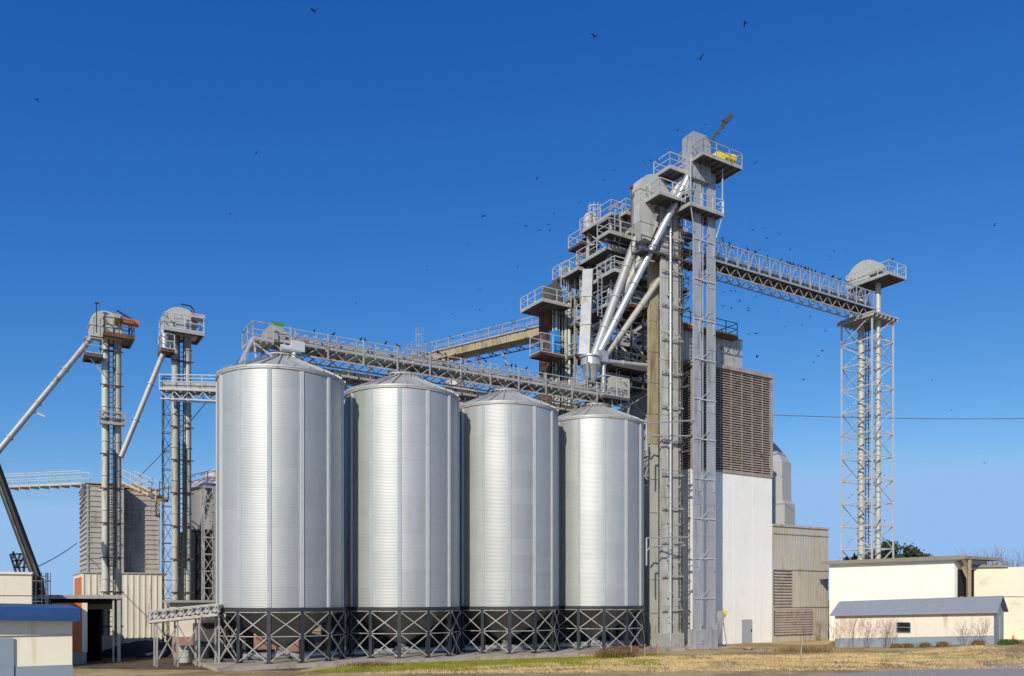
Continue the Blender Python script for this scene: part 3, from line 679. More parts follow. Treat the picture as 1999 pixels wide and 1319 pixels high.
ts = [P(p, 800, VB)[0] for p in (1406, 1427, 1448, 1468, 1488)]
for t_ in ts: m.box(t_-.02, VB-.035, BM, t_+.02, VB+.02, BH-.3)
for t_ in (B0+.05, B1-.05): m.box(t_-.08, VB-.08, BM, t_+.08, VB+.08, BH-.1)
for v_ in (VB+2.7, VB+5.4): m.box(B0-.07, v_-.04, BM, B0+.02, v_+.04, BH-.3)
m.box(B0-.02, VB-.10, BM-.06, B1+.02, VB+.01, BM+.08)
m.build('louvre_mullions', LOUV, tw_)
m = MB(); m.box(B0-.12, VB-.14, BH-.3, B1+.12, BD+.1, BH); m.build('roof', LOUV, tw_)
m = MB(); dt0 = P(1448, 1230, VB)[0]; dt1 = P(1468, 1230, VB)[0]; dz = P(1458, 1209, VB)[1]
m.box(dt0, VB-.04, -.1, dt1, VB+.03, dz); dr = m.build('door', DOORG, tw_, 'plain grey steel door')
m = MB(); m.box(dt1-.2, VB-.10, 1.0, dt1-.1, VB-.045, 1.2); m.build('handle', BLACKS, dr)
m = MB()
for f in (.25, .5, .75): t_ = B0+(B1-B0)*f; m.box(t_-.012, VB-.014, .1, t_+.012, VB-.002, BM-.1)
m.build('panel_joint', WHITEP, tw_)
# penthouse
q0, q1 = P(1356, 690, VB+.9)[0], P(1446, 690, VB+.9)[0]; qz = P(1420, 660, VB+.9)[1]
ph_ = T('roof_penthouse', 'small grey ribbed penthouse on top of the louvred tower', 'penthouse', q0, VB+1)
m = MB(); m.box(q0-2.5, VB+.9, BH, q1, VB+5, qz)
for k in range(14): t_ = q0-2.3+(q1-q0+2.4)*k/13; m.box(t_-.04, VB+.86, BH, t_+.04, VB+.9-.003, qz-.1)
m.build('wall', GALVD, ph_)
m = MB(); m.box(q0-2.6, VB+.75, qz, q1+.1, VB+5.1, qz+.1); m.build('roof', GALVD, ph_)
pz = P(1420, 652, VB+.3)[1]
pf = T('rusty_service_platform', 'rusty red service platform with black handrail above the grey penthouse', 'platform', q0, VB+1)
m = MB(); m.box(q0-2.5, VB+.3, pz-.25, P(1441,640,VB+.3)[0], VB+4, pz); m.build('deck', RUST, pf)
m = MB(); m.box(q0-2.4, VB+.26, pz, P(1440,640,VB+.3)[0], VB+.3-.002, pz+.13); m.build('toe_board', SAFP, pf)
m = MB(); m.rail([(q0-2.4, VB+.35, pz), (P(1440,640,VB+.3)[0], VB+.35, pz), (P(1440,640,VB+.3)[0], VB+3.9, pz), (q0-2.4, VB+3.9, pz)], 1.15, step=1.5, kick=False); m.build('railing', DUST_SHADE, pf)
m = MB()
for t_ in (q0-2, q0+.5, q1-.9):
    for v_ in (VB+1.1, VB+3.5): m.box(t_-.07, v_-.07, qz+.1, t_+.07, v_+.07, pz-.25)
m.build('post', DUST_SHADE, pf)
# grey stair shaft on the left of the tower
g0, g1 = B0-2.6, B0-.02
sh = T('stair_shaft', 'narrow grey ribbed shaft left of the louvred tower', 'shaft', g0, VB+2)
m = MB(); m.box(g0, VB+2.2, BM-.6, g1, VB+6, P(1330, 640, VB+2)[1]); m.build('wall', GALVD, sh)
m = MB(); m.prism([(g0, BM-.6), (g1, BM-.6), (g1, BM-1.6)], 'y', VB+2.2, VB+5.9)
m.build('hopper_soffit', GALVD, sh)
m = MB()
for k in range(5): t_ = g0+.2+k*.55; m.box(t_-.03, VB+2.16, BM, t_+.03, VB+2.2-.003, BM+11)
m.build('wall_rib', GALVD, sh)
m = MB(); m.box(g0-1, VB+1.2, -.3, B0-.03, VB+6, BM-1.7); m.build('base_wall', WHITEP, sh)

# annex
an0 = B1+.02; an1 = P(1617, 1150, VB+.05)[0]; anh = P(1560, 1029, VB)[1]
an = T('ribbed_annex', 'lower grey-green ribbed steel annex with two louvre panels right of the white tower', 'building', an0, VB)
m = MB(); m.box(an0, VB+.05, -.6, an1, VB+7.5, anh); m.build('wall', CORRY, an)
m = MB(); t_ = an0+.15
while t_ < an1: m.box(t_-.05, VB-.0, -.3, t_+.05, VB+.05-.003, anh-.1); t_ += .36
m.build('ribbing', CORRY, an)
m = MB()
for yy in (1043, 1112, 1184): z_ = P(1560, yy, VB)[1]; m.box(an0-.01, VB-.05, z_-.05, an1+.02, VB-.004, z_+.05)
m.box(an0-.01, VB-.08, anh-.04, an1+.08, VB+7.6, anh+.14)
m.box(an0, VB-.04, -.4, an0+.12, VB+.02, anh-.1)
m.build('trim', RUSTP, an)
for (pa, pb, ya, yb) in ((1510, 1545, 1114, 1184), (1511, 1585, 1190, 1238)):
    ta, tb = P(pa, ya, VB)[0], P(pb, ya, VB)[0]; za, zb = P((pa+pb)/2, ya, VB)[1], P((pa+pb)/2, yb, VB)[1]
    m = MB(); m.box(ta, VB-.035, zb, tb, VB-.005, za); lp = m.build('louvre_panel', DARKIN, an)
    m = MB(); nn = 12 if yb < 1200 else 10
    for k in range(nn):
        z_ = zb + (za-zb)*k/nn; m.hexa([(ta, VB-.12, z_), (tb, VB-.12, z_), (tb, VB-.04, z_+.16), (ta, VB-.04, z_+.16), (ta, VB-.125, z_+.03), (tb, VB-.125, z_+.03), (tb, VB-.045, z_+.19), (ta, VB-.045, z_+.19)])
    m.build('louvre_blades', LOUV, lp)
# stepped round tank behind annex
r1 = 3.0; vt = VB+7.5
t1 = P(1547, 1000, vt+2)[0]-r1/.70
bt_ = T('stepped_tank', 'grey many-sided tank with stepped sloping top behind the white tower', 'tank', t1, vt+2)
def zt(y): return P(1530, y, vt)[1]
m = MB(); m.lathe((t1, vt+2, 0), [(r1, 0), (r1, zt(985)), (r1-.35, zt(978))], 9, .35); m.build('wall', mat('pale_tank', (.66, .66, .64), .6, .1, .05, 1), bt_, smooth=5)
m = MB(); m.lathe((t1, vt+2, 0), [(r1-.36, zt(978)), (r1-.40, zt(903)), (r1-1.0, zt(886)), (r1-2.0, zt(862)), (.4, zt(852)), (.01, zt(851))], 9, .35); m.build('upper_shell', MATS['pale_tank'], bt_, smooth=5)
# ------------------------------------------------------------------ bridge to the far right tower, and that tower
tB0 = P(1322, 500, VE+.9)[0]; zb0 = P(1400, 521, VE+.9)[1]; 
RT_t, RT_v = None, None
RTc = (P(1693, 700, VE+1.1)[0], VE+1.1)
print('bridge z', zb0, 'end', P(1690, 603, VE+.9))
zb = (zb0 + P(1690, 603, VE+.9)[1])/2
br = conveyor('conveyor_bridge', 'long galvanised box-truss conveyor bridge spanning to the far right tower', 'bridge',
              (x3+.3, VE+.9, zb), (RTc[0]-.4, VE+.9, zb), RF, 1.5, 1.45, (.7, .42, .12), truss='zig', mh=GALVB, mhouse=DUST_SHADE, below=.85, step=1.25, deckm=DUST_SHADE, topt=True, bmat=GALVD)  # dark deck colour stands in for shade beneath the bridge
br2 = conveyor('link_walkway', 'dark steel walkway joining the bridge to the weathered twin-leg elevator', 'walkway', (y0-2.2, VE+1.6, zb-.3), (x3+.2, VE+1.6, zb-.3), RF, 1.1, 1.1, None, truss=False, mh=DUST_SHADE, deckm=DUST_SHADE)
rt = T('lattice_tower', 'slender galvanised lattice tower carrying the far end of the bridge', 'tower', RTc[0], RTc[1])
def lattice(th, c, sx, sy, z0, z1, bay, mat_, post=.11, br=.05, name='corner_post', xb=False, hz=True):
    cs = [(-sx/2,-sy/2),(sx/2,-sy/2),(sx/2,sy/2),(-sx/2,sy/2)]
    for x, y in cs:
        m = MB(); m.beam((c[0]+x, c[1]+y, z0), (c[0]+x, c[1]+y, z1), post); m.build(name, mat_, th)
    n = max(1, round((z1-z0)/bay)); h = (z1-z0)/n
    for k in range(4):
        a, b = cs[k], cs[(k+1)%4]; m = MB()
        for i in range(n):
            z = z0+i*h; p = (c[0]+a[0], c[1]+a[1], z+h); q = (c[0]+b[0], c[1]+b[1], z+h)
            if hz: m.beam(p, q, br*1.3)
            if i % 2: m.beam((c[0]+a[0], c[1]+a[1], z), q, br)
            else: m.beam((c[0]+b[0], c[1]+b[1], z), p, br)
            if xb: m.beam((c[0]+a[0], c[1]+a[1], z), q, br); m.beam((c[0]+b[0], c[1]+b[1], z), p, br)
        m.build('lattice_side', mat_, th)
lattice(rt, RTc, 3.15, 3.15, 0, zb-.9, 2.15, GALV, .12, .07)
m = MB()
for k in range(13):
    z = 1.5+k*2.15
    m.beam((RTc[0]-1.55, RTc[1], z), (RTc[0]+1.55, RTc[1]-.2, z), .08); m.beam((RTc[0]-1.5, RTc[1]-1.5, z+.3), (RTc[0]-.2, RTc[1]-.2, z+.3), .06); m.beam((RTc[0]+.5, RTc[1]-.1, z-.4), (RTc[0]+1.5, RTc[1]+1.5, z), .06)
build_each(m, 'inner_tie', GALVD, rt)
m = MB(); m.box(RTc[0]-1.9, RTc[1]-1.9, zb-.9, RTc[0]+1.9, RTc[1]+1.9, zb-.75)
for k in range(7): m.box(RTc[0]-1.85+.6*k, RTc[1]-1.9, zb-1.15, RTc[0]-1.75+.6*k, RTc[1]+1.9, zb-.905)
m.build('top_deck', GALVD, rt)
re_ = T('bucket_elevator', 'round-leg bucket elevator inside the far right lattice tower', 'grain elevator', RTc[0], RTc[1])
tE = RTc[0]+.2; va, vb = PT(1681, 700, tE)[0], PT(1714, 700, tE)[0]; zu = PT(1700, 556, tE)[1]
round_leg(re_, tE, va, .3, zu, .30, LEGP, 2.15); round_leg(re_, tE, vb, .3, zu, .24, LEGP, 2.15)
m = MB(); m.ladder((tE-.35, (va+vb)/2, 1), zu, (-1, 0), .3); m.build('ladder', DUST_SHADE, re_)
v1_, v2_ = PT(1717, 540, tE-.5)[0], PT(1654, 540, tE-.5)[0]; hzt = PT(1688, 508, tE-.5)[1]; cvm, rvm = (v1_+v2_)/2, (v2_-v1_)/2
m = MB(); out = [(v1_, zu)]+[(cvm-rvm*math.cos(math.pi*k/18), zu+(hzt-zu)*(.4+.6*math.sin(math.pi*k/18))) for k in range(19)]+[(v2_, zu)]
m.prism(out, 'x', tE-.55, tE+.55); m.box(tE-.6, v1_-.05, zu+(hzt-zu)*.36, tE+.6, v2_+.05, zu+(hzt-zu)*.41); m.build('head_hood', LEGP, re_)
m = MB(); m.box(tE-.5, v2_-.9, zu-2.0, tE+.1, v2_-.1, zu-.1); m.box(tE-.3, v2_-.5, zb, tE, v2_-.2, zu-2.0); m.build('discharge_chute', GALV, re_)
t0_ = tE-1.35; vn, zn = PT(1735, 533, t0_); vf = PT(1652, 560, t0_)[0]; t1x = P(1757, 548, vn)[0]
print('rt plat', t0_, t1x, vn, vf, zn, zu, tE, va, vb)
plat(re_, t0_, vn, max(t1x, tE+1.2), vf, zu-.03, GALVD, GALV, h=1.1)
m = MB(); m.box(tE-1.1, vn+1.2, zu, tE-.65, v1_-.1, zu+.8); m.tube((tE-.9, vn+.8, zu+.55), (tE-.9, v1_+.6, zu+.55), .25, 10); m.build('drive_unit', GALVD, re_)

# ------------------------------------------------------------------ left elevators
def left_elev(label, pxs, v, pytop, r, head, plat_px, lab2, m1, m2, rail_m, domem=LEGP):
    t0, t1 = P(pxs[0], 900, v)[0], P(pxs[1], 900, v)[0]; zt_ = P(sum(pxs)/2, pytop, v)[1]
    th = T('bucket_elevator', label, 'grain elevator', (t0+t1)/2, v)
    round_leg(th, t0, v, .6, zt_, r, m1, 2.3); round_leg(th, t1, v, .6, zt_, r, m2, 2.3)
    m = MB(); m.box(t0-.5, v-.5, 0, t1+.5, v+.5, .9); m.prism([(t0-.5, .9), (t1+.5, .9), (t1+.3, 1.4), (t0-.3, 1.4)], 'y', v-.45, v+.45); m.build('boot', RUSTP, th)
    h0, h1 = P(head[0], 640, v)[0], P(head[1], 640, v)[0]; zh = P((head[0]+head[1])/2, head[2], v)[1]
    m = MB(); head_dome(m, h0, h1, v-.55, v+.55, zt_-.1, (zh-zt_)*.55, (zh-zt_)*.45+.1)
    m.box(h0-.06, v-.6, zt_+(zh-zt_)*.36, h1+.06, v+.6, zt_+(zh-zt_)*.40)
    for k in range(5): x = h0+(h1-h0)*(k+.5)/5; m.box(x-.02, v-.58, zt_, x+.02, v-.553, zt_+(zh-zt_)*.7)
    m.build('head_hood', domem, th)
    tp0, tp1 = P(plat_px[0], 660, v-1.1)[0], P(plat_px[1], 660, v-1.1)[0]
    plat(th, tp0, v-1.1, tp1, v+1.3, zt_+.05, RUST if rail_m is RUST else GALVD, rail_m)
    m = MB(); lm = (t0+t1)/2-.05; m.ladder((lm, v-.3, 1), zt_, (0,-1), .26); lad = m.build('ladder', DARKS, th)
    m = MB(); m.cage((lm, v-.3, 6), zt_-7.5, (0,-1), .24); m.build('cage', DARKS, lad)
    m = MB()
    for k in range(9): z = 2+k*2.3; m = MB(); m.box(t0-.35, v-.36, z-.04, t1+.35, v-.30, z+.04); m.build('leg_strut', RUST, th)
    return th, t0, t1, zt_, h0, h1, zh
VL = 60.9
L1 = left_elev('left bucket elevator with rust-brown platform and orange motor over the slatted bins', (206, 229), VL, 662, .25, (174, 236, 611), (203, 262), '', LEGP, RUSTP, RUST)
th, t0, t1, zt_, h0, h1, zh = L1
m = MB(); m.tube((h1-.2, VL-.7, zt_+1.15), (h1+1.0, VL-.7, zt_+1.1), .24, 12); m.build('motor', ORNP, th, 'orange drive motor')
m = MB(); m.tube((h1-.5, VL-.75, zt_+1.2), (h1-.15, VL-.75, zt_+1.2), .33, 12); m.build('gearbox', TANP, th)
m = MB(); pm = Vector((h1+.5, VL, zt_)); m.beam(pm, pm+Vector((0,0,1.7)), .08); m.beam(pm+Vector((-.75,0,2.0)), pm+Vector((.3,0,1.5)), .09); m.beam(pm+Vector((0,0,1.2)), pm+Vector((-.4,0,1.8)), .05)
m.beam((h0+.35, VL-1.0, zt_), (h0+.35, VL-1.0, zt_+1.9), .06); m.beam((h0+.25, VL-1.0, zt_+1.9), (h0+.5, VL-1.0, zt_+1.95), .09)
m.build('davit_crane', DARKS, th)
z2 = P(190, 699, VL)[1]
plat(th, P(166,695,VL-.9)[0], VL-.9, t0-.26, VL+.8, z2, DUST_SHADE, GALVD)
m = MB(); m.beam((P(175,695,VL)[0], VL-.5, z2-.2), (t0, VL-.3, z2-1.3), .06); build_each(m, 'platform_brace', GALV, th)
z3 = P(215, 830, VL)[1]
plat(th, t0-.4, VL-.75, t1+.4, VL-.3, z3, GALVD, GALVD, h=.8, beams=False)
L2 = left_elev('second bucket elevator from the left with pale railing and rusty leg', (342, 366), VL, 655, .25, (316, 383, 604), (322, 398), '', RUSTP, LEGP, GALV)
th, u0, u1, zt2_, k0, k1, zh2 = L2
m = MB(); m.box(u0-.1, VL-.9, zt2_+.1, u0+.9, VL-.6, zt2_+.9); m.tube((k1-.5, VL-.8, zt2_+1.2), (k1+.4, VL-.8, zt2_+1.2), .27, 12); m.build('drive_unit', GALVD, th)
m = MB(); pm = Vector((k1-.3, VL, zt2_)); m.beam(pm, pm+Vector((0,0,1.9)), .08); m.path([tuple(pm+Vector(q)) for q in ((-.7,0,2.2),(-.1,0,2.2),(.15,0,1.95),(.2,0,1.6))], .05); m.build('davit_crane', DARKS, th)
z4 = P(335, 690, VL)[1]
plat(th, P(316,690,VL-.9)[0], VL-.9, u0-.2, VL+.6, z4, RUST, GALV)
# lattice beside second elevator
lt2 = T('lattice_mast', 'thin dark caged lattice mast left of the second elevator legs', 'tower', P(328,900,VL+.6)[0], VL+.6)
lattice(lt2, (P(328,900,VL+.6)[0], VL+.6), .65, .65, 0, P(328,737,VL+.6)[1], 1.3, DUST_SHADE, .06, .035)
# spouts on the left
def spout(name, label, p, q, r, mat_, sq=False, fl=3.0, extra=None):
    p, q = Vector(p), Vector(q); th = T(name, label, 'spout', q.x, q.y, 0); m = MB()
    if sq: m.beam(p, q, r*2, r*2)
    else: m.tube(p, q, r, 14)
    m.build('pipe', mat_, th); m = MB(); L_ = (q-p).length; n = int(L_/fl); d = (q-p).normalized()
    for k in range(1, n+1):
        c = p.lerp(q, k/(n+1)); (m.beam(c-d*.04, c+d*.04, r*2+.12) if sq else m.tube(c-d*.04, c+d*.04, r+.06, 14))
    m.build('flange', GALVD, th)
    return th
pe = P(-40, 925, VL-2.0)
sp1 = spout('grain_spout', 'long pale spout slanting down to the left edge from the left elevator', (h0+.1, VL-.3, zt_-.2), (pe[0], VL-2, pe[1]), .18, SPOUT)
a_ = P(62, 802, VL-1.2); b_ = P(88, 813, VL-1.2); m = MB(); m.beam((a_[0], VL-1.2, a_[1]), (b_[0], VL-1.2, b_[1]), .12); m.build('stub_arm', GALV, sp1)
pe = P(236, 892, VL-1)
spout('grain_spout', 'shorter weathered spout slanting down-left from the second elevator', (k0+.15, VL-.3, zt2_-1.2), (pe[0], VL-1, pe[1]), .17, GALVD)
m = MB(); head = (k0+.15, VL-.3, zt2_)
m.tube(head, (k0+.15, VL-.3, zt2_-1.2), .28, 12); m.build('drop_chute', GALVB, th)
# bridge from second elevator to silo 1
ja, jb = P(310, 737, VL), P(420, 737, VL)
zj = P(400, 742, 57)[1]
cj = conveyor('link_conveyor', 'short conveyor from the second elevator to the leftmost silo roof', 'conveyor', (u0-.7, VL-.9, zj-.3), (SIL[0][0]-1.6, V0+3.6, EAVE-.15), RF, 1.1, 1.0, (.45, .45, .1), truss=False, mh=GALV, mhouse=GALVD, below=.6, deckm=GALVD, bmat=GALV)

# ------------------------------------------------------------------ slatted bins and cream ribbed base
VS = 69.4
s0, s1 = P(171, 1000, VS)[0], P(240, 1000, VS)[0]; sz0, sz1 = P(205, 1119, VS)[1], P(205, 948, VS)[1]
s2, s3 = P(280, 1000, VS)[0], P(316, 1000, VS)[0]
def slat_bin(label, a, b, v0, v1, z0, z1, n=17):
    th = T('slatted_bin', label, 'bin', a, v0)
    m = MB(); m.box(a, v0, z0, b, v1, z1); m.build('wall', SLATM, th)
    m = MB(); h = (z1-z0)/n
    for k in range(n+1):
        z = z0+k*h-(.05 if k == n else 0)
        m.box(a-.04, v0-.06, z-.03, b+.04, v0-.003, z+.03); m.box(a-.09, v0, z-.04, a-.003, v1, z+.05)
    m.build('ribs', SLATM, th)
    m = MB()
    for x in (a, b): m.box(x-.06, v0-.08, z0, x+.06, v0-.004, z1+.1)
    m.box(a-.15, v0-.16, z1+.1, b+.15, v1+.1, z1+.2); m.build('corner_trim', GALVD, th)
    return th
slat_bin('wide slatted bin at the far left, behind the left elevator legs', s0, s1, VS, VS+7, sz0, sz1)
slat_bin('narrow slatted bin right of the dark recess behind the elevators', s2-2.3, s3, VS+1.3, VS+8, sz0+.1, P(300, 958, VS+1.3)[1])
cb_ = T('ribbed_base_building', 'cream ribbed steel building beneath the slatted bins', 'building', s0, VS)
m = MB(); c0 = P(160, 1150, VS-.6)[0]; c1 = P(325, 1150, VS-.6)[0]
m.box(c0, VS-.6, 0, c1, VS+8, sz0-.02); m.build('wall', CREAMR, cb_)
m = MB(); t_ = c0+.1
while t_ < c1: m.box(t_-.05, VS-.65, .1, t_+.05, VS-.603, sz0-.1); t_ += .42
m.build('ribbing', CREAMR, cb_)
m = MB(); m.box(c0-.05, VS-.7, sz0-.02, c1+.05, VS+8.1, sz0+.08); m.build('flashing', RUSTP, cb_)
m = MB(); m.box(c0-.06, VS-.4, 0, c0-.01, VS+6, sz0-.3); m.build('side_panel', ORANGEP, cb_, 'orange painted end wall')
# dark bins right of elevator 2
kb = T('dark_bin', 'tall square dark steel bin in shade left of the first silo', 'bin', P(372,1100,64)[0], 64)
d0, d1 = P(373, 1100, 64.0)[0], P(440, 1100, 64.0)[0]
m = MB(); m.box(d0, 64, 0, d1+2, 70, P(395,1036,64)[1]); m.build('wall', mat('shaded_bin_steel', (.13, .13, .16), .8, 0, .2, 1), kb)  # near-black colour carries the shade lying on this bin
m = MB(); m.box(d0-.1, 63.9, P(395,1036,64)[1], d1+2.1, 70.1, P(395,1036,64)[1]+.12); m.build('roof', DUST_SHADE, kb)
old_bin(P(392,1000,70)[0]+1.2, 70.5, 2.3, P(392,950,69)[1], 1.0, 'grey round bin rising behind the square dark bin at left', OLDSILO, ribs=10)
lt3 = T('truss_mast', 'galvanised zigzag truss mast hugging the left side of the first silo', 'tower', P(409,1000,56)[0], 56)
lattice(lt3, (P(407,1000,58)[0], 58), .7, .7, 0, P(407,950,58)[1], 1.2, GALVD, .07, .045)
# catwalks
ca, cb2 = P(-30, 953, 66.5), P(160, 957, 66.5)
conveyor('catwalk', 'yellowish catwalk crossing the sky from the left edge to the slatted bin', 'catwalk', (*PH(-30, 954, sz1+.05), sz1+.05), (s0-.1, 69.9, sz1+.05), RF, .9, 1.1, None, truss=False, mh=LEGP, deckm=LEGP, step=1.8)
conveyor('catwalk', 'yellow catwalk between the slatted bins and the second elevator', 'catwalk', (s1+.3, VS-.8, sz1+.2), (u0-.6, VL+1.6, P(330,948,VL+1.6)[1]-1.0), RF, .9, 1.1, None, truss=False, mh=GALV, deckm=SAFP, step=1.6)
conveyor('catwalk', 'grey sloping catwalk behind the second elevator leading to the round bin', 'catwalk', (u1+.4, VL+1.8, P(375,958,VL+1.8)[1]), (u1+4.2, VL+1.0, P(425,925,VL+1)[1]), RF, .8, 1.0, None, truss=False, mh=GALV, deckm=GALVD, step=1.4)

# ------------------------------------------------------------------ low feeder at the left foot of silo 1
f0 = P(306, 1215, V0-.8); f1t = SIL[0][0]-SR-.1
fz0 = f0[1]; fz1 = RING-.35
fd = conveyor('feed_conveyor', 'low inclined grey conveyor feeding toward the leftmost silo legs', 'conveyor', (f0[0], V0+.8, 2.6), (f1t, V0-1.0, 3.0), RF, 1.1, .55, (.6, .4, .1), truss=True, mh=GALVD, mhouse=GALVD, step=.5, deckm=RUSTP)
m = MB()
for f in (.05, .35, .66, .95):
    x = f0[0]+(f1t-f0[0])*f; y = V0+.8-1.8*f
    for dy in (-.45, .45): m.beam((x, y+dy, 0), (x, y+dy, 2.5+.4*f), .09)
    m.beam((x, y-.45, .3), (x+1.1, y-.45, 2.4), .06); m.beam((x+1.1, y-.45, .3), (x, y-.45, 2.4), .06)
m.build('leg', GALVD, fd)
# clutter below it
m = MB(); cx_, cy_ = P(365,1270,V0+2)[0], V0+2.4
for (dx, dy, r_, lb) in ((0,0,.45,'largest pale rusty drum under the low feeder'), (1.1,.6,.38,'middle pale drum under the low feeder')):
    m = MB(); m.tube((cx_+dx, cy_+dy, .05), (cx_+dx, cy_+dy, .05+r_*2.2), r_, 14)
    for q in (.1, .75, 1.4, 2.15): m.tube((cx_+dx, cy_+dy, .05+r_*q), (cx_+dx, cy_+dy, .09+r_*q), r_+.02, 14)
    solo(m, 'drum', RUSTP, lb, 'drum', cx_+dx, cy_+dy, group='drums under the low feeder')
m = MB(); m.box(cx_+1.0, V0+3.2, 0, cx_+4.2, V0+5.6, 2.3); m.tube((cx_+1.0, V0+3.0, 2.5), (cx_+4.0, V0+3.0, 2.5), .25, 12)
solo(m, 'equipment_box', DUST_SHADE, 'dark machinery box under the low feeder beside the first silo', 'machine', cx_+1, V0+3)

# ------------------------------------------------------------------ canopy and small buildings at left
IM = Matrix.Identity(4)
def hexpx(m, fpts, depth_back, z0=None):
    pass
VN = 54.9; xb, cz1 = P(238, 1165, VN); xa = P(93, 1165, VN)[0]
th = T('open_canopy', 'flat-roofed open canopy with shade-black interior behind the blue-roofed shed', 'canopy', xb, VN)
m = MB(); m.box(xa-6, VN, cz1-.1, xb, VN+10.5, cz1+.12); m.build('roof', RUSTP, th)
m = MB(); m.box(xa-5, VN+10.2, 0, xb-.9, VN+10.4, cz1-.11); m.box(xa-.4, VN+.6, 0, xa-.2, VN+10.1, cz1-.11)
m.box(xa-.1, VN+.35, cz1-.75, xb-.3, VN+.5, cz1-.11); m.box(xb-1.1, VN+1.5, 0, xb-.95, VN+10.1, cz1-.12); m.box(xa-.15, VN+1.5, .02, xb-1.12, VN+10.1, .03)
m.build('inner_wall', DARKIN, th)  # walls, floor and front drop darkened to stand for deep shade
m = MB(); m.beam((xb-.15, VN+.2, 0), (xb-.15, VN+.2, cz1-.1), .18); m.beam((xb-.45, VN+.2, 0), (xb-.45, VN+.2, cz1-.1), .10); m.build('post', LEGP, th)
VO = VN-.6; xo0, xo1 = P(140, 1200, VO)[0], P(160, 1200, VO)[0]
ow = T('orange_wall', 'orange painted wall with pale door post between the blue-roofed shed and the canopy', 'wall', xo0, VO)
m = MB(); m.box(xo0-1, VO, .7, xo1, VO+.2, 3.6); m.build('panel', ORANGEP, ow)
m = MB(); m.box(xo1+.003, VO-.05, .7, xo1+.28, VO+.2, 3.6); m.build('door_post', CREAM, ow)
m = MB(); m.box(xo0-1, VO-.05, 0, xo1+.24, VO+.25, .695); m.build('plinth', CONC, ow)
# shed with blue roof
VH = 34.0; xr, zr0 = P(141, 1208, VH); zr1 = P(141, 1187, VH)[1]
bs = T('blue_roofed_shed', 'cream shed with blue metal roof edge at the bottom left corner', 'shed', xr, VH)
m = MB(); m.box(xr-12, VH, -.2, xr, VH+5, zr0); m.build('wall', CREAM, bs)
zd = P(141, 1297, VH)[1]; m = MB(); m.box(xr-12, VH-.03, -.2, xr+.02, VH-.003, zd); m.build('painted_base', BLUEG, bs)
m = MB(); zj_ = P(141, 1239, VH)[1]; m.box(xr-12, VH-.04, zj_-.015, xr+.01, VH-.003, zj_+.015); m.build('joint_strip', TWIG, bs)
m = MB(); xq, zq_ = P(27, 1245, VH); m.box(xr-7, VH-.08, -.2, xq, VH-.04, zq_); m.build('door', BLUEG, bs)
xr2 = P(157, 1195, VH-.5)[0]
m = MB(); m.hexa([(xr-12, VH-.5, zr0+.35), (xr2, VH-.5, zr0), (xr2, VH+5.3, zr0+.15), (xr-12, VH+5.3, zr0+.5), (xr-12, VH-.4, zr1+.32), (xr2, VH-.4, zr1), (xr2, VH+5.3, zr1+.1), (xr-12, VH+5.3, zr1+.42)])
ro = m.build('roof', BLUER, bs)
m = MB(); m.hexa([(xr-12, VH-.56, zr0+.24), (xr2, VH-.56, zr0-.08), (xr2, VH-.503, zr0-.08), (xr-12, VH-.503, zr0+.24), (xr-12, VH-.56, zr0+.40), (xr2, VH-.56, zr0+.08), (xr2, VH-.503, zr0+.08), (xr-12, VH-.503, zr0+.40)]); m.build('gutter', BLUER, ro)
# cream block behind it
VK = 51.0; cbx, cbz = P(62, 1121, VK)
cb3 = T('cream_building', 'taller flat-topped cream building at the left edge behind the blue-roofed shed', 'building', cbx, VK)
m = MB(); m.box(cbx-14, VK, 0, cbx, VK+3.3, cbz); m.build('wall', CREAM, cb3)
m = MB(); m.box(cbx-14, VK-.1, cbz, cbx+.08, VK+3.4, cbz+.12); m.build('parapet', CREAM, cb3)
m = MB(); m.box(cbx-14, VK-.03, cbz-1.15, cbx+.01, VK-.003, cbz-1.12); m.build('joint_strip', TWIG, cb3)
m = MB(); lx = cbx+.45
m.ladder((lx, VK+.3, 0), cbz+.1, (0,-1), .45); m.cage((lx, VK+.3, 2.6), cbz+.1, (0,-1), .42); m.build('caged_ladder', DUST_SHADE, cb3)
# boom and its little lattice
bm = thing('loader_boom', 'black slanting boom rising from behind the cream building to the left edge', 'boom', at(75, 1150, 47), rot=0)
pb0, pb1 = at(72, 1128, 47), at(-20, 880, 47)
m = MB(IM); m.beam(pb0, pb1, .38, .42); m.beam(pb0+Vector((.1,0,-1)), pb0, .5, .5); m.build('main_beam', BLACKS, bm)
m = MB(IM); m.beam(pb0+Vector((0,-.25,0)), pb1+Vector((0,-.25,0)), .08); m.beam(pb0+Vector((.2,-.2,.1)), at(28, 995, 47), .06); m.build('cable_tray', DUST_SHADE, bm)
m = MB(IM)
for (a, b) in (((20,1082),(32,1120)),((27,1080),(40,1118)),((20,1082),(60,1080)),((24,1095),(58,1092)),((28,1108),(62,1106)),((40,1080),(30,1108)),((44,1081),(56,1106)),((50,1080),(46,1118)),((26,1076),(27,1090)),((34,1108),(48,1084))):
    m.beam(at(*a, 47.3), at(*b, 47.3), .09)
build_each(m, 'lattice_bracket', BLACKS, bm)

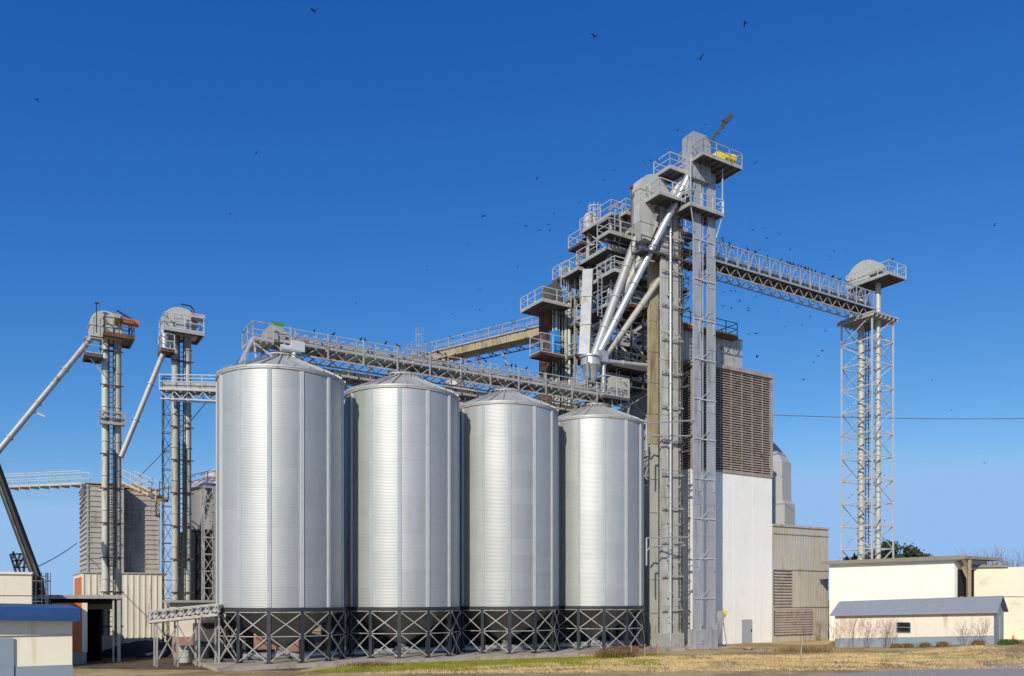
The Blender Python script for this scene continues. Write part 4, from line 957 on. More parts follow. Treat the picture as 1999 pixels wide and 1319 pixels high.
# ------------------------------------------------------------------ right-hand buildings
def wallbox(m, a, b, depth, z0a, z0b, z1a, z1b):
    """wall block between ground points a and b, going back by depth"""
    a, b = Vector((a[0], a[1], 0)), Vector((b[0], b[1], 0)); d = (b-a).normalized(); n = Vector((-d.y, d.x, 0))*depth
    m.hexa([a+Vector((0,0,z0a)), b+Vector((0,0,z0b)), b+n+Vector((0,0,z0b)), a+n+Vector((0,0,z0a)), a+Vector((0,0,z1a)), b+Vector((0,0,z1b)), b+n+Vector((0,0,z1b)), a+n+Vector((0,0,z1a))])
    return d, n
WA, WB_ = at(1619, 1150, 74), at(1863, 1150, 65); WA.z = WB_.z = 0
wh = thing('white_warehouse', 'white flat-roofed warehouse behind the grey-roofed shed at right', 'warehouse', (WA.x, WA.y, 0), rot=0)
m = MB(IM); d_, n_ = wallbox(m, WA, WB_, 5.5, -.5, -.5, 7.0, 7.0); m.build('wall', mat('pale_cream_wall', (.97, .95, .89), .7, 0, .02, .4, stain=(.93, .90, .82), stain_amt=.2), wh)
m = MB(IM); a = WA - d_*.6 - n_.normalized()*.35; b = WB_ + d_*1.0 - n_.normalized()*.35; wallbox(m, a, b, 6.3, 7.0, 7.0, 7.22, 7.22); wallbox(m, a-n_.normalized()*.06, b-n_.normalized()*.06, .05, 6.95, 6.95, 7.27, 7.27); m.build('roof', ROOFM, wh)
m = MB(IM); e0 = WB_ + d_*.05; m.hexa([e0+n_*.08+Vector((0,0,0)), e0+n_*.92, e0+n_*.92+d_*.05, e0+n_*.08+d_*.05]+[x+Vector((0,0,6.2)) for x in (e0+n_*.08, e0+n_*.92, e0+n_*.92+d_*.05, e0+n_*.08+d_*.05)]); m.build('dark_doorway', DARKIN, wh)
m = MB(IM); c = WB_+d_*.85; m.beam(Vector((c.x, c.y, 0))+n_*.1, Vector((c.x, c.y, 6.95))+n_*.1, .25)
m.beam(Vector((WB_.x, WB_.y, 4.0))+d_*.2+n_*.1, Vector((c.x, c.y, 2.6))+n_*.1, .2); m.beam(Vector((c.x, c.y, 6.9))-d_*.7+n_*.1, Vector((c.x, c.y, 5.4))+n_*.1, .2)
m.build('porch_frame', WOOD, wh)
FA, FB = at(1893, 1150, 66.8), at(2090, 1150, 64); FA.z = FB.z = 0
fw = thing('cream_warehouse', 'cream warehouse running off the right edge with a low parapet', 'warehouse', (FA.x, FA.y, 0), rot=0)
m = MB(IM); d2, n2 = wallbox(m, FA, FB, 12, -.4, -.4, at(1940,1107,66).z, at(1940,1107,66).z); m.build('wall', mat('mellow_cream_wall', (.88, .85, .74), .7, 0, .04, .4, stain=(.80, .76, .62), stain_amt=.3), fw)
m = MB(IM); zz = at(1940,1107,66).z; a = FA-d2*.3-n2.normalized()*.2; wallbox(m, a, a+d2*3.0, 6, zz, zz, zz+.28, zz+.12); m.build('roof', ROOFM, fw)
m = MB(IM); wallbox(m, FA-n2.normalized()*.03, FB-n2.normalized()*.03, .028, 4.0, 4.0, 4.05, 4.05); m.build('joint_strip', TWIG, fw)
# gabled shed
sa, sb = at(1630, 1230, 66), at(1940, 1230, 59)
def hz_(px, py, d): return at(px, py, d).z
SA = Vector((sa.x, sa.y, 0)); SB = Vector((sb.x, sb.y, 0)); d_ = (SB-SA).normalized(); nn = Vector((-d_.y, d_.x, 0)); DEP = 4.2
za0, zb0_ = hz_(1630,1261,66), hz_(1940,1257,59); ea, eb = hz_(1630,1200,66), hz_(1940,1193,59)
ra = hz_(1648,1176,67.7); rb = hz_(1951,1165,60.7)
gs = thing('gabled_shed', 'long low cream shed with grey-blue gabled roof and blue-grey base', 'shed', (SA.x, SA.y, 0), rot=0)
up = lambda p, z: Vector((p.x, p.y, z))
m = MB(IM); m.hexa([up(SA, za0-.3), up(SB, zb0_-.3), up(SB+nn*DEP, zb0_-.3), up(SA+nn*DEP, za0-.3), up(SA, ea), up(SB, eb), up(SB+nn*DEP, eb), up(SA+nn*DEP, ea)]); m.build('wall', mat('pinkish_cream', (.90, .84, .76), .7, 0, .05, 3, stain=(.74, .64, .54), stain_amt=.25, streak=True), gs)
m = MB(IM); q = SB+nn*DEP/2; i = [m.pt(p) for p in (up(SB, eb), up(SB+nn*DEP, eb), up(q, rb-.05), up(SB-d_*.1, eb), up(SB+nn*DEP-d_*.1, eb), up(q-d_*.1, rb-.05))]; m.f += [[0,1,2],[5,4,3],[0,2,5,3],[1,4,5,2],[0,3,4,1]]; m.build('gable', BLUEG, gs)
m = MB(IM); o = .05; m.hexa([up(SB+d_*.004, zb0_), up(SB+d_*.03, zb0_), up(SB+d_*.03+nn*DEP, zb0_), up(SB+d_*.004+nn*DEP, zb0_), up(SB+d_*.004, eb), up(SB+d_*.03, eb), up(SB+d_*.03+nn*DEP, eb), up(SB+d_*.004+nn*DEP, eb)]); m.build('end_cladding', BLUEG, gs)
m = MB(IM); bz = .62
m.hexa([up(SA-nn*.03, za0-.3), up(SB-nn*.03, zb0_-.3), up(SB-nn*.003, zb0_-.3), up(SA-nn*.003, za0-.3), up(SA-nn*.03, za0+bz), up(SB-nn*.03, zb0_+bz), up(SB-nn*.003, zb0_+bz), up(SA-nn*.003, za0+bz)]); m.build('painted_base', BLUEG, gs)
m = MB(IM); ov = .35
F0, F1 = SA-nn*ov-d_*.3, SB-nn*ov+d_*.3; K0, K1 = SA+nn*(DEP+ov)-d_*.3, SB+nn*(DEP+ov)+d_*.3; R0, R1 = SA+nn*DEP/2-d_*.3, SB+nn*DEP/2+d_*.3
for (p0, p1, q0_, q1_, zp0, zp1) in ((F0, F1, R0, R1, ea-.1, eb-.1), (K0, K1, R0, R1, ea-.1, eb-.1)):
    m.hexa([up(p0, zp0), up(p1, zp1), up(q1_, rb), up(q0_, ra), up(p0, zp0+.1), up(p1, zp1+.1), up(q1_, rb+.1), up(q0_, ra+.1)])
m.build('roof', SHINGLE, gs)
def onwall(px, d_off=.05):              # photo x -> point on the shed's long wall
    k = ray(px, 1230)[0]; f = (k*SA.y - SA.x)/((SB.x-SA.x) - k*(SB.y-SA.y)); return SA.lerp(SB, f)-nn*d_off, f
(p0, f_), (p1, _) = onwall(1752), onwall(1777); dep = p0.y
z0_, z1_ = hz_(1765,1233,dep), hz_(1765,1215,dep)
m = MB(IM); 
def slabw(m, p, q, z0, z1, t): m.hexa([up(p-nn*t, z0), up(q-nn*t, z0), up(q, z0), up(p, z0), up(p-nn*t, z1), up(q-nn*t, z1), up(q, z1), up(p, z1)])
slabw(m, p0, p1, z0_-.04, z0_, .05); slabw(m, p0, p1, z1_, z1_+.05, .05); slabw(m, p0-d_*.05, p0, z0_, z1_, .05); slabw(m, p1, p1+d_*.05, z0_, z1_, .05); slabw(m, p0, p1, (z0_+z1_)/2-.02, (z0_+z1_)/2+.02, .05)
wf = m.build('window', BLUEG, gs, 'small two-pane window')
m = MB(IM); slabw(m, p0+nn*.02, p1+nn*.02, z0_, z1_, .02); m.build('pane', GLASS, wf)
m = MB(IM); ec = SB+nn*DEP*.45+d_*.04; m.hexa([up(ec, zb0_), up(ec+d_*.04, zb0_), up(ec+d_*.04+nn*.95, zb0_), up(ec+nn*.95, zb0_), up(ec, zb0_+2.0), up(ec+d_*.04, zb0_+2.0), up(ec+d_*.04+nn*.95, zb0_+2.0), up(ec+nn*.95, zb0_+2.0)]); m.build('door', DOORG, gs)
# ------------------------------------------------------------------ central support towers, cyclones, rusty tower
def tower_with_platforms(name, label, cat, c, sx, sy, ztop_, bay, mat_, plats, post=.14, br=.07, pm=GALVD, rm=GALV, stairs=True):
    th = T(name, label, cat, c[0], c[1])
    lattice(th, c, sx, sy, 0, ztop_, bay, mat_, post, br)
    for k, z in enumerate(plats):
        e = .55+.35*(k % 2); plat(th, c[0]-sx/2-e, c[1]-sy/2-.7, c[0]+sx/2+.6, c[1]+sy/2+.4, z, pm, rm)
    if stairs:
        pl = sorted(plats)
        for k, (za, zb_) in enumerate(zip(pl[:-1], pl[1:])):
            m = MB(); s = 1 if k % 2 else -1
            for dv in (0, .55): m.beam((c[0]-s*sx*.45, c[1]-sy/2-.6+dv, za), (c[0]+s*sx*.45, c[1]-sy/2-.6+dv, zb_), .04, .2)
            m.beam((c[0]-s*sx*.45, c[1]-sy/2-.6, za+.95), (c[0]+s*sx*.45, c[1]-sy/2-.6, zb_+.95), .045)
            n = int((zb_-za)/.25)
            for i in range(n): f = (i+.5)/n; m.box(c[0]-s*sx*.45+2*s*sx*.45*f-.1, c[1]-sy/2-.6, za+(zb_-za)*f-.02, c[0]-s*sx*.45+2*s*sx*.45*f+.1, c[1]-sy/2-.05, za+(zb_-za)*f+.02)
            m.build('stair_flight', rm, th)
    return th
VC = 53.0
def tv(px, v, py=600): return P(px, py, v)[0]
def zv(px, py, v): return P(px, py, v)[1]
c1_ = ((tv(1170, VC)+tv(1252, VC))/2, VC); sx1 = tv(1252, VC)-tv(1170, VC)
t1_ = tower_with_platforms('support_tower', 'tall galvanised support tower with stairs and stacked platforms behind the slanting spouts', 'tower', c1_, sx1, 3.0, zv(1210, 452, VC), 2.6, GALV,
    [zv(1210, y, VC) for y in (452, 517, 563, 622, 690, 752)], rm=GALV, pm=GALVD)
# bits of plant on the tower floors: ducts, chutes, boxes
m = MB()
for (px, py, w_, h_) in ((1200, 505, .9, 1.3), (1225, 548, 1.2, .9), (1185, 612, .7, 1.0), (1238, 612, 1.0, 1.4), (1215, 680, 1.4, .8)):
    t_, z_ = P(px, py, VC); m.box(t_-w_/2, VC-1.0, z_-h_*.1, t_+w_/2, VC-.2, z_+h_)
build_each(m, 'equipment_box', GALVD, t1_)
m = MB()
for (p, q, r_) in (((1195, 470), (1182, 560), .22), ((1215, 540), (1222, 640), .2), ((1240, 560), (1205, 600), .18), ((1225, 600), (1180, 640), .2), ((1190, 640), (1190, 720), .18), ((1245, 640), (1225, 700), .2)):
    a, b = P(*p, VC-.3), P(*q, VC-.3); m.tube((a[0], VC-.3, a[1]), (b[0], VC-.3, b[1]), r_, 10)
build_each(m, 'duct', SPOUT, t1_)
m = MB()
for (p, q) in (((1165, 585), (1262, 560)), ((1165, 640), (1262, 610)), ((1180, 700), (1262, 660)), ((1200, 752), (1262, 730)), ((1168, 520), (1255, 585)), ((1178, 600), (1262, 690)), ((1200, 745), (1262, 715))):
    a, b = P(*p, VC-1.6), P(*q, VC+1.2); m.beam((a[0], VC-1.6, a[1]), (b[0], VC+1.2, b[1]), .1)
build_each(m, 'knee_brace', DUST_SHADE, t1_)
# upper gantry linking to the hooded elevator
VG = 50.5
gt = T('upper_gantry', 'dark platform gantry hung between the hooded elevator and the stair tower', 'gantry', tv(1200, VG, 450), VG)
for (pa, pb, py, dv) in ((1180, 1246, 466, 1.5), (1212, 1262, 427, 1.3), (1262, 1350, 452, 2.2), (1190, 1262, 540, 2.2), (1252, 1318, 512, 2.0), (1262, 1335, 560, 1.2), (1283, 1345, 488, 1.4), (1222, 1292, 606, 2.0)):
    t_a, t_b = tv(pa, VG, py), tv(pb, VG, py); z_ = zv((pa+pb)/2, py, VG); plat(gt, t_a, VG-.6, t_b, VG+dv-.6, z_, RUST if py == 606 else DUST_SHADE if py in (452, 512, 488) else GALVD, GALV, h=1.05)
m = MB()
for (p, q) in (((1180, 470), (1212, 430)), ((1212, 430), (1240, 400)), ((1262, 500), (1340, 452)), ((1265, 440), (1345, 480)), ((1270, 520), (1330, 470)), ((1275, 560), (1335, 520)), ((1255, 470), (1255, 760)), ((1232, 560), (1232, 760)), ((1330, 440), (1330, 640)), ((1275, 610), (1340, 575)), ((1280, 640), (1345, 600))):
    a, b = P(*p, VG), P(*q, VG); m.beam((a[0], VG, a[1]), (b[0], VG, b[1]), .12)
build_each(m, 'frame_member', DUST_SHADE, gt)
m = MB()
for (px, py, w_, h_) in ((1282, 440, 1.1, 1.0), (1318, 440, .9, 1.3), (1300, 505, 1.2, .8), (1235, 455, .6, 1.4), (1250, 520, .7, .8), (1330, 470, .6, 1.2)):
    t_, z_ = P(px, py, VG); m.box(t_-w_/2, VG, z_, t_+w_/2, VG+.9, z_+h_)
m.tube((tv(1290, VG, 430), VG+.3, zv(1290, 430, VG)), (tv(1320, VG, 470), VG+.3, zv(1320, 480, VG)), .25, 12); m.tube((tv(1335, VG, 480), VG+.3, zv(1335, 480, VG)), (tv(1318, VG, 540), VG+.3, zv(1318, 560, VG)), .3, 12)
build_each(m, 'equipment_box', GALVD, gt)
m = MB()
for k in range(16):
    px = 1262+random.random()*80; py = 430+random.random()*130; a = P(px, py, VG+.8); b = P(px+random.uniform(-25, 25), py+random.uniform(10, 50), VG+.8)
    m.beam((a[0], VG+.8, a[1]), (b[0], VG+.8+random.uniform(-.5,.5), b[1]), .08)
m.build('pipework', DUST_SHADE, gt)
m = MB()
for k in range(2):
    a = P(1200+k*10, 470, VG-.3); m.beam((a[0], VG-.3, a[1]), (a[0], VG-.3, a[1]+2.2), .07)
a = P(1188, 410, VG-.3); b = P(1204, 396, VG-.3); m.beam((a[0], VG-.3, a[1]), (b[0], VG-.3, b[1]), .12, .15)
m.build('lamp_arm', GALVB, gt)
rnd = random.Random(77)
for k in range(34):
    px = rnd.uniform(1168, 1340); py = rnd.uniform(520, 720); v_ = rnd.uniform(50.2, 53.5)
    if px > 1262 and py > 600: continue
    m = MB(); a = P(px, py, v_); L_ = rnd.uniform(1.2, 4.5); kind = k % 4
    if kind == 0: m.tube((a[0], v_, a[1]), (a[0], v_, a[1]+L_), rnd.uniform(.04, .11), 8)
    elif kind == 1: m.path([(a[0], v_, a[1]), (a[0]+L_*.6, v_, a[1]+.1), (a[0]+L_*.6, v_, a[1]+1.2)], rnd.uniform(.04, .08))
    elif kind == 2: m.beam((a[0], v_, a[1]), (a[0]+rnd.choice((-1, 1))*L_*.5, v_+.8, a[1]+L_*.6), rnd.uniform(.06, .1))
    else: m.ladder((a[0], v_, a[1]), a[1]+L_*.9, (0, -1), .4)
    m.build('pipe_run' if kind < 2 else 'strut' if kind == 2 else 'ladder', (GALVB, GALV, LEGP, RUSTP, GALV)[k % 5], t1_)
# cyclone with caged ladder
VY = 55.5; ct = tv(1153, VY, 450)
cy = T('cyclone', 'pale tapering cyclone with a tall caged ladder left of the stair tower', 'cyclone', ct, VY)
zA, zB_, zC_ = zv(1153, 425, VY), zv(1153, 500, VY), zv(1153, 535, VY)
m = MB(); m.lathe((ct, VY, 0), [(.01, zA+.3), (.5, zA+.25), (.62, zA), (.62, zB_), (.25, zC_)], 20); m.build('body', LEGP, cy)
m = MB(); m.cage((tv(1146, VY, 450), VY-.6, zv(1146, 490, VY)), zv(1146, 408, VY), (0,-1), .5); m.ladder((tv(1146, VY, 450), VY-.6, zv(1146, 520, VY)), zv(1146, 408, VY), (0,-1), .4); m.build('caged_ladder', GALV, cy)
plat(cy, tv(1126, VY-1, 535), VY-1.2, tv(1176, VY-1, 520), VY+1.2, zv(1150, 530, VY-1), GALVD, GALV)
plat(cy, tv(1132, VY-.8, 478), VY-1.0, tv(1166, VY-.8, 478), VY+.8, zv(1150, 478, VY-.8), DUST_SHADE, GALV)
m = MB(); z_ = zv(1130, 470, VY); m.prism([(tv(1124, VY, 470), z_-.4), (tv(1138, VY, 470), z_-.9), (tv(1138, VY, 470), z_+.3)], 'y', VY-.5, VY+.5); m.build('vent_cowl', REDP, cy, 'red oxide cowl on the left of the cyclone')
m = MB()
for dx in (-.9, .9):
    for dv in (-.8, .8): m.beam((ct+dx, VY+dv, 0), (ct+dx, VY+dv, zB_), .12)
z_ = 14
while z_ < zB_-1: 
    m.beam((ct-.9, VY-.8, z_), (ct+.9, VY-.8, z_+1.4), .06); m.beam((ct+.9, VY-.8, z_+1.4), (ct-.9, VY-.8, z_+2.8), .06); m.beam((ct-.9, VY-.8, z_), (ct+.9, VY-.8, z_), .08); z_ += 2.8
m.build('support_frame', GALVD, cy)
m = MB(); m.box(ct-1.0, VY-.6, zC_-2.6, ct-.1, VY+.2, zC_-.6); m.tube((ct+.2, VY, zC_), (ct+.2, VY, zC_-6), .2, 10); m.box(ct+.1, VY-1.0, zC_-4.6, ct+1.0, VY-.2, zC_-3.4); m.build('fan_box', GALVD, cy)
# rusty elevator tower
VR = 57.5; rl, rr = tv(1075, VR, 650), tv(1118, VR, 650)
rb_ = T('rusty_tower', 'rust-brown enclosed tower with vertical pipes at the end of the rear conveyor', 'tower', (rl+rr)/2, VR)
zR = zv(1095, 585, VR)
m = MB(); m.box(rl, VR, 8, rr, VR+1.8, zR); m.build('casing', RUST, rb_)
m = MB()
for k in range(7):
    x = rl+(rr-rl)*(k+.3)/7; m.tube((x, VR-.18, 12), (x, VR-.18, zR+random.uniform(-1, .5)), .06 if k not in (1, 4) else .15, 8)
m.build('pipe', LEGP, rb_)
m = MB()
for k in range(6): z = 17+k*2.2; m = MB(); m.box(rl-.1, VR-.3, z, rr+.1, VR-.26, z+.1); build_each(m, 'pipe_clamp', DUST_SHADE, rb_)
m = MB()
for (p, q) in (((1075, 700), (1120, 725)), ((1118, 690), (1085, 728)), ((1075, 605), (1060, 590)), ((1100, 590), (1085, 605))):
    a, b = P(*p, VR-.4), P(*q, VR-.4); m.beam((a[0], VR-.4, a[1]), (b[0], VR-.4, b[1]), .09)
build_each(m, 'cross_tie', DUST_SHADE, rb_)
plat(rb_, tv(1056, VR-1.5, 598), VR-1.7, tv(1112, VR-1.5, 580), VR+1.6, zv(1085, 592, VR-1.5), GALVD, GALV)
m = MB(); h_ = zv(1090, 560, VR-1); m.box(tv(1075, VR-1, 590), VR-.9, zv(1085, 592, VR-1), tv(1098, VR-1, 590), VR+.5, h_); m.prism([(tv(1075,VR-1,590), h_), (tv(1098,VR-1,590), h_), (tv(1088,VR-1,590), h_+.6)], 'y', VR-.9, VR+.5); m.build('head_housing', DUST_SHADE, rb_)
plat(rb_, tv(1053, VR-1.5, 692), VR-1.7, tv(1100, VR-1.5, 692), VR-.1, zv(1075, 692, VR-1.5), RUST, GALV, h=1.6)
m = MB(); a = P(1078, 690, VR-.9); m.box(a[0], VR-1.3, a[1], a[0]+.55, VR-.6, a[1]+1.9); m.build('cabinet', BLUEP, rb_, 'bright blue cabinet on the lower platform')
m = MB(); a = P(1098, 522, VR-.5); m.cage((a[0], VR-.5, zv(1098, 575, VR)), a[1], (0,-1), .35); m.build('ladder_cage', GALV, rb_)
m = MB(); a = P(1110, 575, VR-.2); m.tube((a[0], VR-.3, 14), (a[0], VR-.3, zv(1110, 525, VR)), .16, 10); m.build('riser_pipe', LEGP, rb_)
lnk = T('mid_gallery', 'jumbled platforms bridging the rusty tower and the cyclone', 'gallery', rr, VR-1)
for (pa, pb, py) in ((1100, 1170, 545), (1118, 1175, 588), (1118, 1178, 640), (1118, 1180, 700)):
    plat(lnk, tv(pa, VR-1, py), VR-1.4, tv(pb, VR-1, py), VR+.6, zv((pa+pb)/2, py, VR-1), DUST_SHADE, GALV)
m = MB()
for px in (1122, 1142, 1172):
    a = P(px, 540, VR-1.3); m.beam((a[0], VR-1.3, 10), (a[0], VR-1.3, a[1]), .12)
for (p, q) in (((1122, 590), (1172, 545)), ((1172, 640), (1122, 590)), ((1122, 700), (1172, 640)), ((1122, 640), (1172, 700))):
    a, b = P(*p, VR-1.3), P(*q, VR-1.3); m.beam((a[0], VR-1.3, a[1]), (b[0], VR-1.3, b[1]), .08)
m.build('gallery_frame', GALVD, lnk)
# rear conveyor sloping in from the left
qa, qb = at(838, 694, 84), at(1078, 637, 74)
pa_, pb_ = RF.inverted() @ qa, RF.inverted() @ qb
rc = conveyor('rear_conveyor', 'tan dusty conveyor gallery rising behind the silos to the rusty tower', 'conveyor', tuple(pa_), tuple(pb_), RF, 1.5, 1.15, (1.35, .85, -.75), truss=False, mh=GALVD, mhouse=TANP, below=1.3, step=1.7, deckm=DUST_SHADE)
m = MB(); 
plc = Vector(pa_); m.box(plc.x-2.2, plc.y-1.4, plc.z-.6, plc.x+1.2, plc.y+1.4, plc.z-.45); m.build('end_platform', GALVD, rc)
m = MB(); m.rail([(plc.x-2.2, plc.y-1.4, plc.z-.45), (plc.x+1.2, plc.y-1.4, plc.z-.45), (plc.x+1.2, plc.y+1.4, plc.z-.45), (plc.x-2.2, plc.y+1.4, plc.z-.45)], 1.3, close=True, step=1.0)
m.cage((plc.x-2.0, plc.y-1.6, plc.z-1.0), plc.z+1.9, (0,-1), .4); m.build('end_railing', GALVB, rc)
m = MB()
for f in (.42, .62):
    c = Vector(pa_).lerp(Vector(pb_), f)-Vector((0,0,1.4)); m.beam(c, c+Vector((2.4, 0, -4.0)), .14)
build_each(m, 'brace_leg', GALV, rc)

# ------------------------------------------------------------------ distributor and the slanting spouts
VD = 49.4
dt, dz_ = P(1153, 712, VD); dz0 = zv(1153, 735, VD)
ds = T('distributor', 'pale round distributor drum with cone over the right end of the silo conveyor', 'distributor', dt, VD)
m = MB(); m.lathe((dt, VD, 0), [(.01, dz_+.72), (.55, dz_+.7), (.72, dz_+.55), (.78, dz_-.1), (.62, dz_-.25), (.5, dz_-.9), (.35, dz_-1.3), (.3, zc+1.2)], 28); m.build('drum', SPOUT, ds)
m = MB(); m.lathe((dt, VD, 0), [(.79, dz_+.5), (.84, dz_+.5), (.84, dz_+.6), (.79, dz_+.6)], 28); m.box(dt-1.0, VD-.9, dz_-1.2, dt-.9, VD-.8, dz_+.3); m.build('band', GALVB, ds)
def sp_px(name, label, p, q, vp, vq, r, mat_, sq=False, fl=3.2):
    a, b = P(*p, vp), P(*q, vq); return spout(name, label, (a[0], vp, a[1]), (b[0], vq, b[1]), r, mat_, sq, fl)
sp_px('grain_spout', 'wide square near-vertical spout, leftmost of those meeting at the distributor', (1148, 532), (1141, 697), 52.0, VD+.3, .40, SPOUT, True)
sp_px('grain_spout', 'thick stained spout slanting from the hooded elevator down to the distributor', (1243, 466), (1157, 703), 49.6, VD, .36, SPOUT, False)
sp_px('grain_spout', 'brightest shiny spout slanting from the tallest elevator head to the distributor', (1344, 345), (1166, 696), VE, VD-.1, .27, GALVB, False)
sp_px('grain_spout', 'dull grey spout running close behind the brightest one from the same head', (1330, 352), (1216, 572), VE+.7, VD+.4, .34, GALVD, False)
sp_px('grain_spout', 'rust-stained spout slanting from the twin grey legs, lowest angle of the group', (1288, 545), (1178, 700), VF+.6, VD, .24, RUSTP, False)
sp_px('grain_spout', 'grey chute hanging right behind the tan leg top', (1300, 470), (1272, 560), VF+.7, 48.9, .25, TANP, False)
sp_px('overhead_pipe', 'pale horizontal pipe from the distributor to the tan elevator leg', (1168, 703), (1262, 713), VD-.1, VT, .16, SPOUT, False)
sp_px('feed_pipe', 'short vertical pipe dropping from the overhead pipe to the last silo roof', (1178, 690), (1178, 778), VD-.2, VD-.2, .18, SPOUT, False)
m = MB(); a = P(1172, 692, VD-.2); m.box(a[0]-.45, VD-.55, a[1]-.6, a[0]+.5, VD+.1, a[1]+.25); solo(m, 'diverter_box', SPOUT, 'small boxy diverter beside the distributor drum', 'diverter', a[0], VD)
# platform at right end of the silo conveyor
pe_ = T('end_platform', 'dark edge platform with handrail at the right end of the silo conveyor', 'platform', 41, V0)
plat(pe_, tv(1180, V0-1.2, 770), V0-1.2, tv(1228, V0-1.2, 775), V0+1.2, zv(1205, 775, V0-1.2), DUST_SHADE, GALV, h=1.5)
m = MB(); a = P(1196, 760, V0-.3); m.box(a[0]-.3, V0-.5, a[1]-.5, a[0]+1.4, V0+.4, a[1]+.9); m.build('control_box', RUSTP, pe_)
m = MB(); z_ = zv(1205, 775, V0-1.2); t_ = tv(1200, V0, 775)
for dx in (-1.0, .8): m.beam((t_+dx, V0-.9, z_-.2), (t_+dx*.6, V0-.6, EAVE+.2), .1)
for dx in (-.6, 1.0): m.beam((t_+dx, V0+1.0, z_), (t_+dx, V0+1.0, z_+6.5), .07)
for k in range(5): m.beam((t_-.6, V0+1.0, z_+k*1.3), (t_+1.0, V0+1.0, z_+(k+1)*1.3), .05)
m.build('support_frame', GALVD, pe_)
plat(pe_, tv(1186, V0+1, 712), V0+.3, tv(1255, V0+1, 712), V0+2.2, zv(1220, 720, V0+1), DUST_SHADE, DUST_SHADE, h=1.1)
# thin guy line drawn across the silos
def wire(label, pts, r=.012, m_=None, name='cable'):
    m = MB(IM); m.path(pts, r, 5); return tag(m.build(name, m_ or DUST_SHADE, None, frame=Matrix.Translation(pts[0])), label, 'cable')
def sag(a, b, s, n=14):
    a, b = Vector(a), Vector(b); return [a.lerp(b, k/n)-Vector((0, 0, s*4*(k/n)*(1-k/n))) for k in range(n+1)]
pc = Vector(tw(B1-.1, VB, P(1507, 810, VB)[1]))
wire('single dark power line running right from the louvred tower', sag(pc, at(2150, 814, 78), .25), .03)
wire('thin cable rising from the slatted bins to the leftmost silo conveyor', sag(at(272, 930, 66), at(492, 668, 52), .4), .03)
wire('thin cable between the black boom and the wide slatted bin', sag(at(73, 1106, 47), at(150, 1060, 62), .1), .03)

# ------------------------------------------------------------------ vegetation
def pine(label, x, y, ground_z, h, w_, n, seed):
    rnd = random.Random(seed); th = thing('pine_tree', label, 'tree', (x, y, ground_z), 'pines behind the white warehouse', rot=0)
    m = MB(IM); m.tube((x, y, ground_z), (x+.2, y, ground_z+h*.85), .35, 10, .08)
    cl = []
    for k in range(12):
        z = h*(.35+.6*rnd.random()); a = rnd.random()*6.28; r_ = w_*(.35+.65*rnd.random())*(1.15-.75*max(0, z/h-.5)); c = Vector((x+r_*math.cos(a), y+r_*math.sin(a), ground_z+z)); cl.append(c)
        m.tube((x+.1, y, ground_z+z*.85), c, .09, 6, .03)
    cl += [Vector((x+rnd.uniform(-.5,.5)*w_, y+rnd.uniform(-.5,.5)*w_, ground_z+h*rnd.uniform(.75, 1))) for _ in range(7)]
    m.build('trunk', TWIG, th)
    m = MB(IM)
    for k in range(n):
        c = cl[rnd.randrange(len(cl))]; d = Vector((rnd.gauss(0,1), rnd.gauss(0,1), rnd.gauss(0,.6))); p = c+d*.55*w_/3
        a = Vector((rnd.uniform(-1,1), rnd.uniform(-1,1), rnd.uniform(-1,1))).normalized()*rnd.uniform(.14,.32); b = a.cross(Vector((rnd.uniform(-1,1), rnd.uniform(-1,1), rnd.uniform(-1,1)))).normalized()*rnd.uniform(.08,.16)
        m.f.append([m.pt(p-a), m.pt(p+b), m.pt(p+a), m.pt(p-b)])
    m.build('crown', LEAF, th, smooth=0)
p = at(1722, 1068, 105); pine('broad dark pine crown rising between the legs of the far right lattice tower', p.x, 105, 0, at(1722,1066,105).z, 3.0, 5200, 3)
p = at(1760, 1068, 108); pine('rounded pine crown just right of the far right lattice tower', p.x, 108, 0, at(1757,1068,108).z, 2.6, 4200, 4)
p = at(1792, 1068, 112); pine('small low pine tip peeking over the warehouse roof at right', p.x, 112, 0, at(1792,1080,112).z, 2.4, 2400, 5)
p = at(1665, 1068, 110); pine('low pine tip at the left foot of the far right lattice tower', p.x, 110, 0, at(1665,1090,110).z, 2.2, 2000, 6)
def bare_bush(label, x, y, h, n, seed, spread=.35, m_=TWIG, thick=.014, name='bare_shrub', group=None, cat='shrub'):
    rnd = random.Random(seed); m = MB(IM); z0 = gz(x, y)
    def grow(p, d, L_, r_, dep):
        q = p + d*L_; m.tube(p, q, r_, 4, r_*.6, caps=False)
        if dep:
            for _ in range(2 if dep < 2 else 3):
                e = (d + Vector((rnd.gauss(0, spread), rnd.gauss(0, spread), rnd.gauss(.05, .15)))).normalized(); grow(q, e, L_*rnd.uniform(.5,.75), r_*.6, dep-1)
    for k in range(n):
        a = rnd.random()*6.28; d = Vector((math.cos(a)*spread*rnd.random()*1.3, math.sin(a)*spread*rnd.random()*1.3, 1)).normalized()
        grow(Vector((x+rnd.uniform(-.3,.3), y+rnd.uniform(-.2,.2), z0-.02)), d, h*rnd.uniform(.3,.48), thick*rnd.uniform(.7,1.3), 3)
    tag(m.build(name, m_, None, frame=Matrix.Translation((x, y, z0))), label, cat, group)
def onfront(px, off): p, _ = onwall(px, off); return p
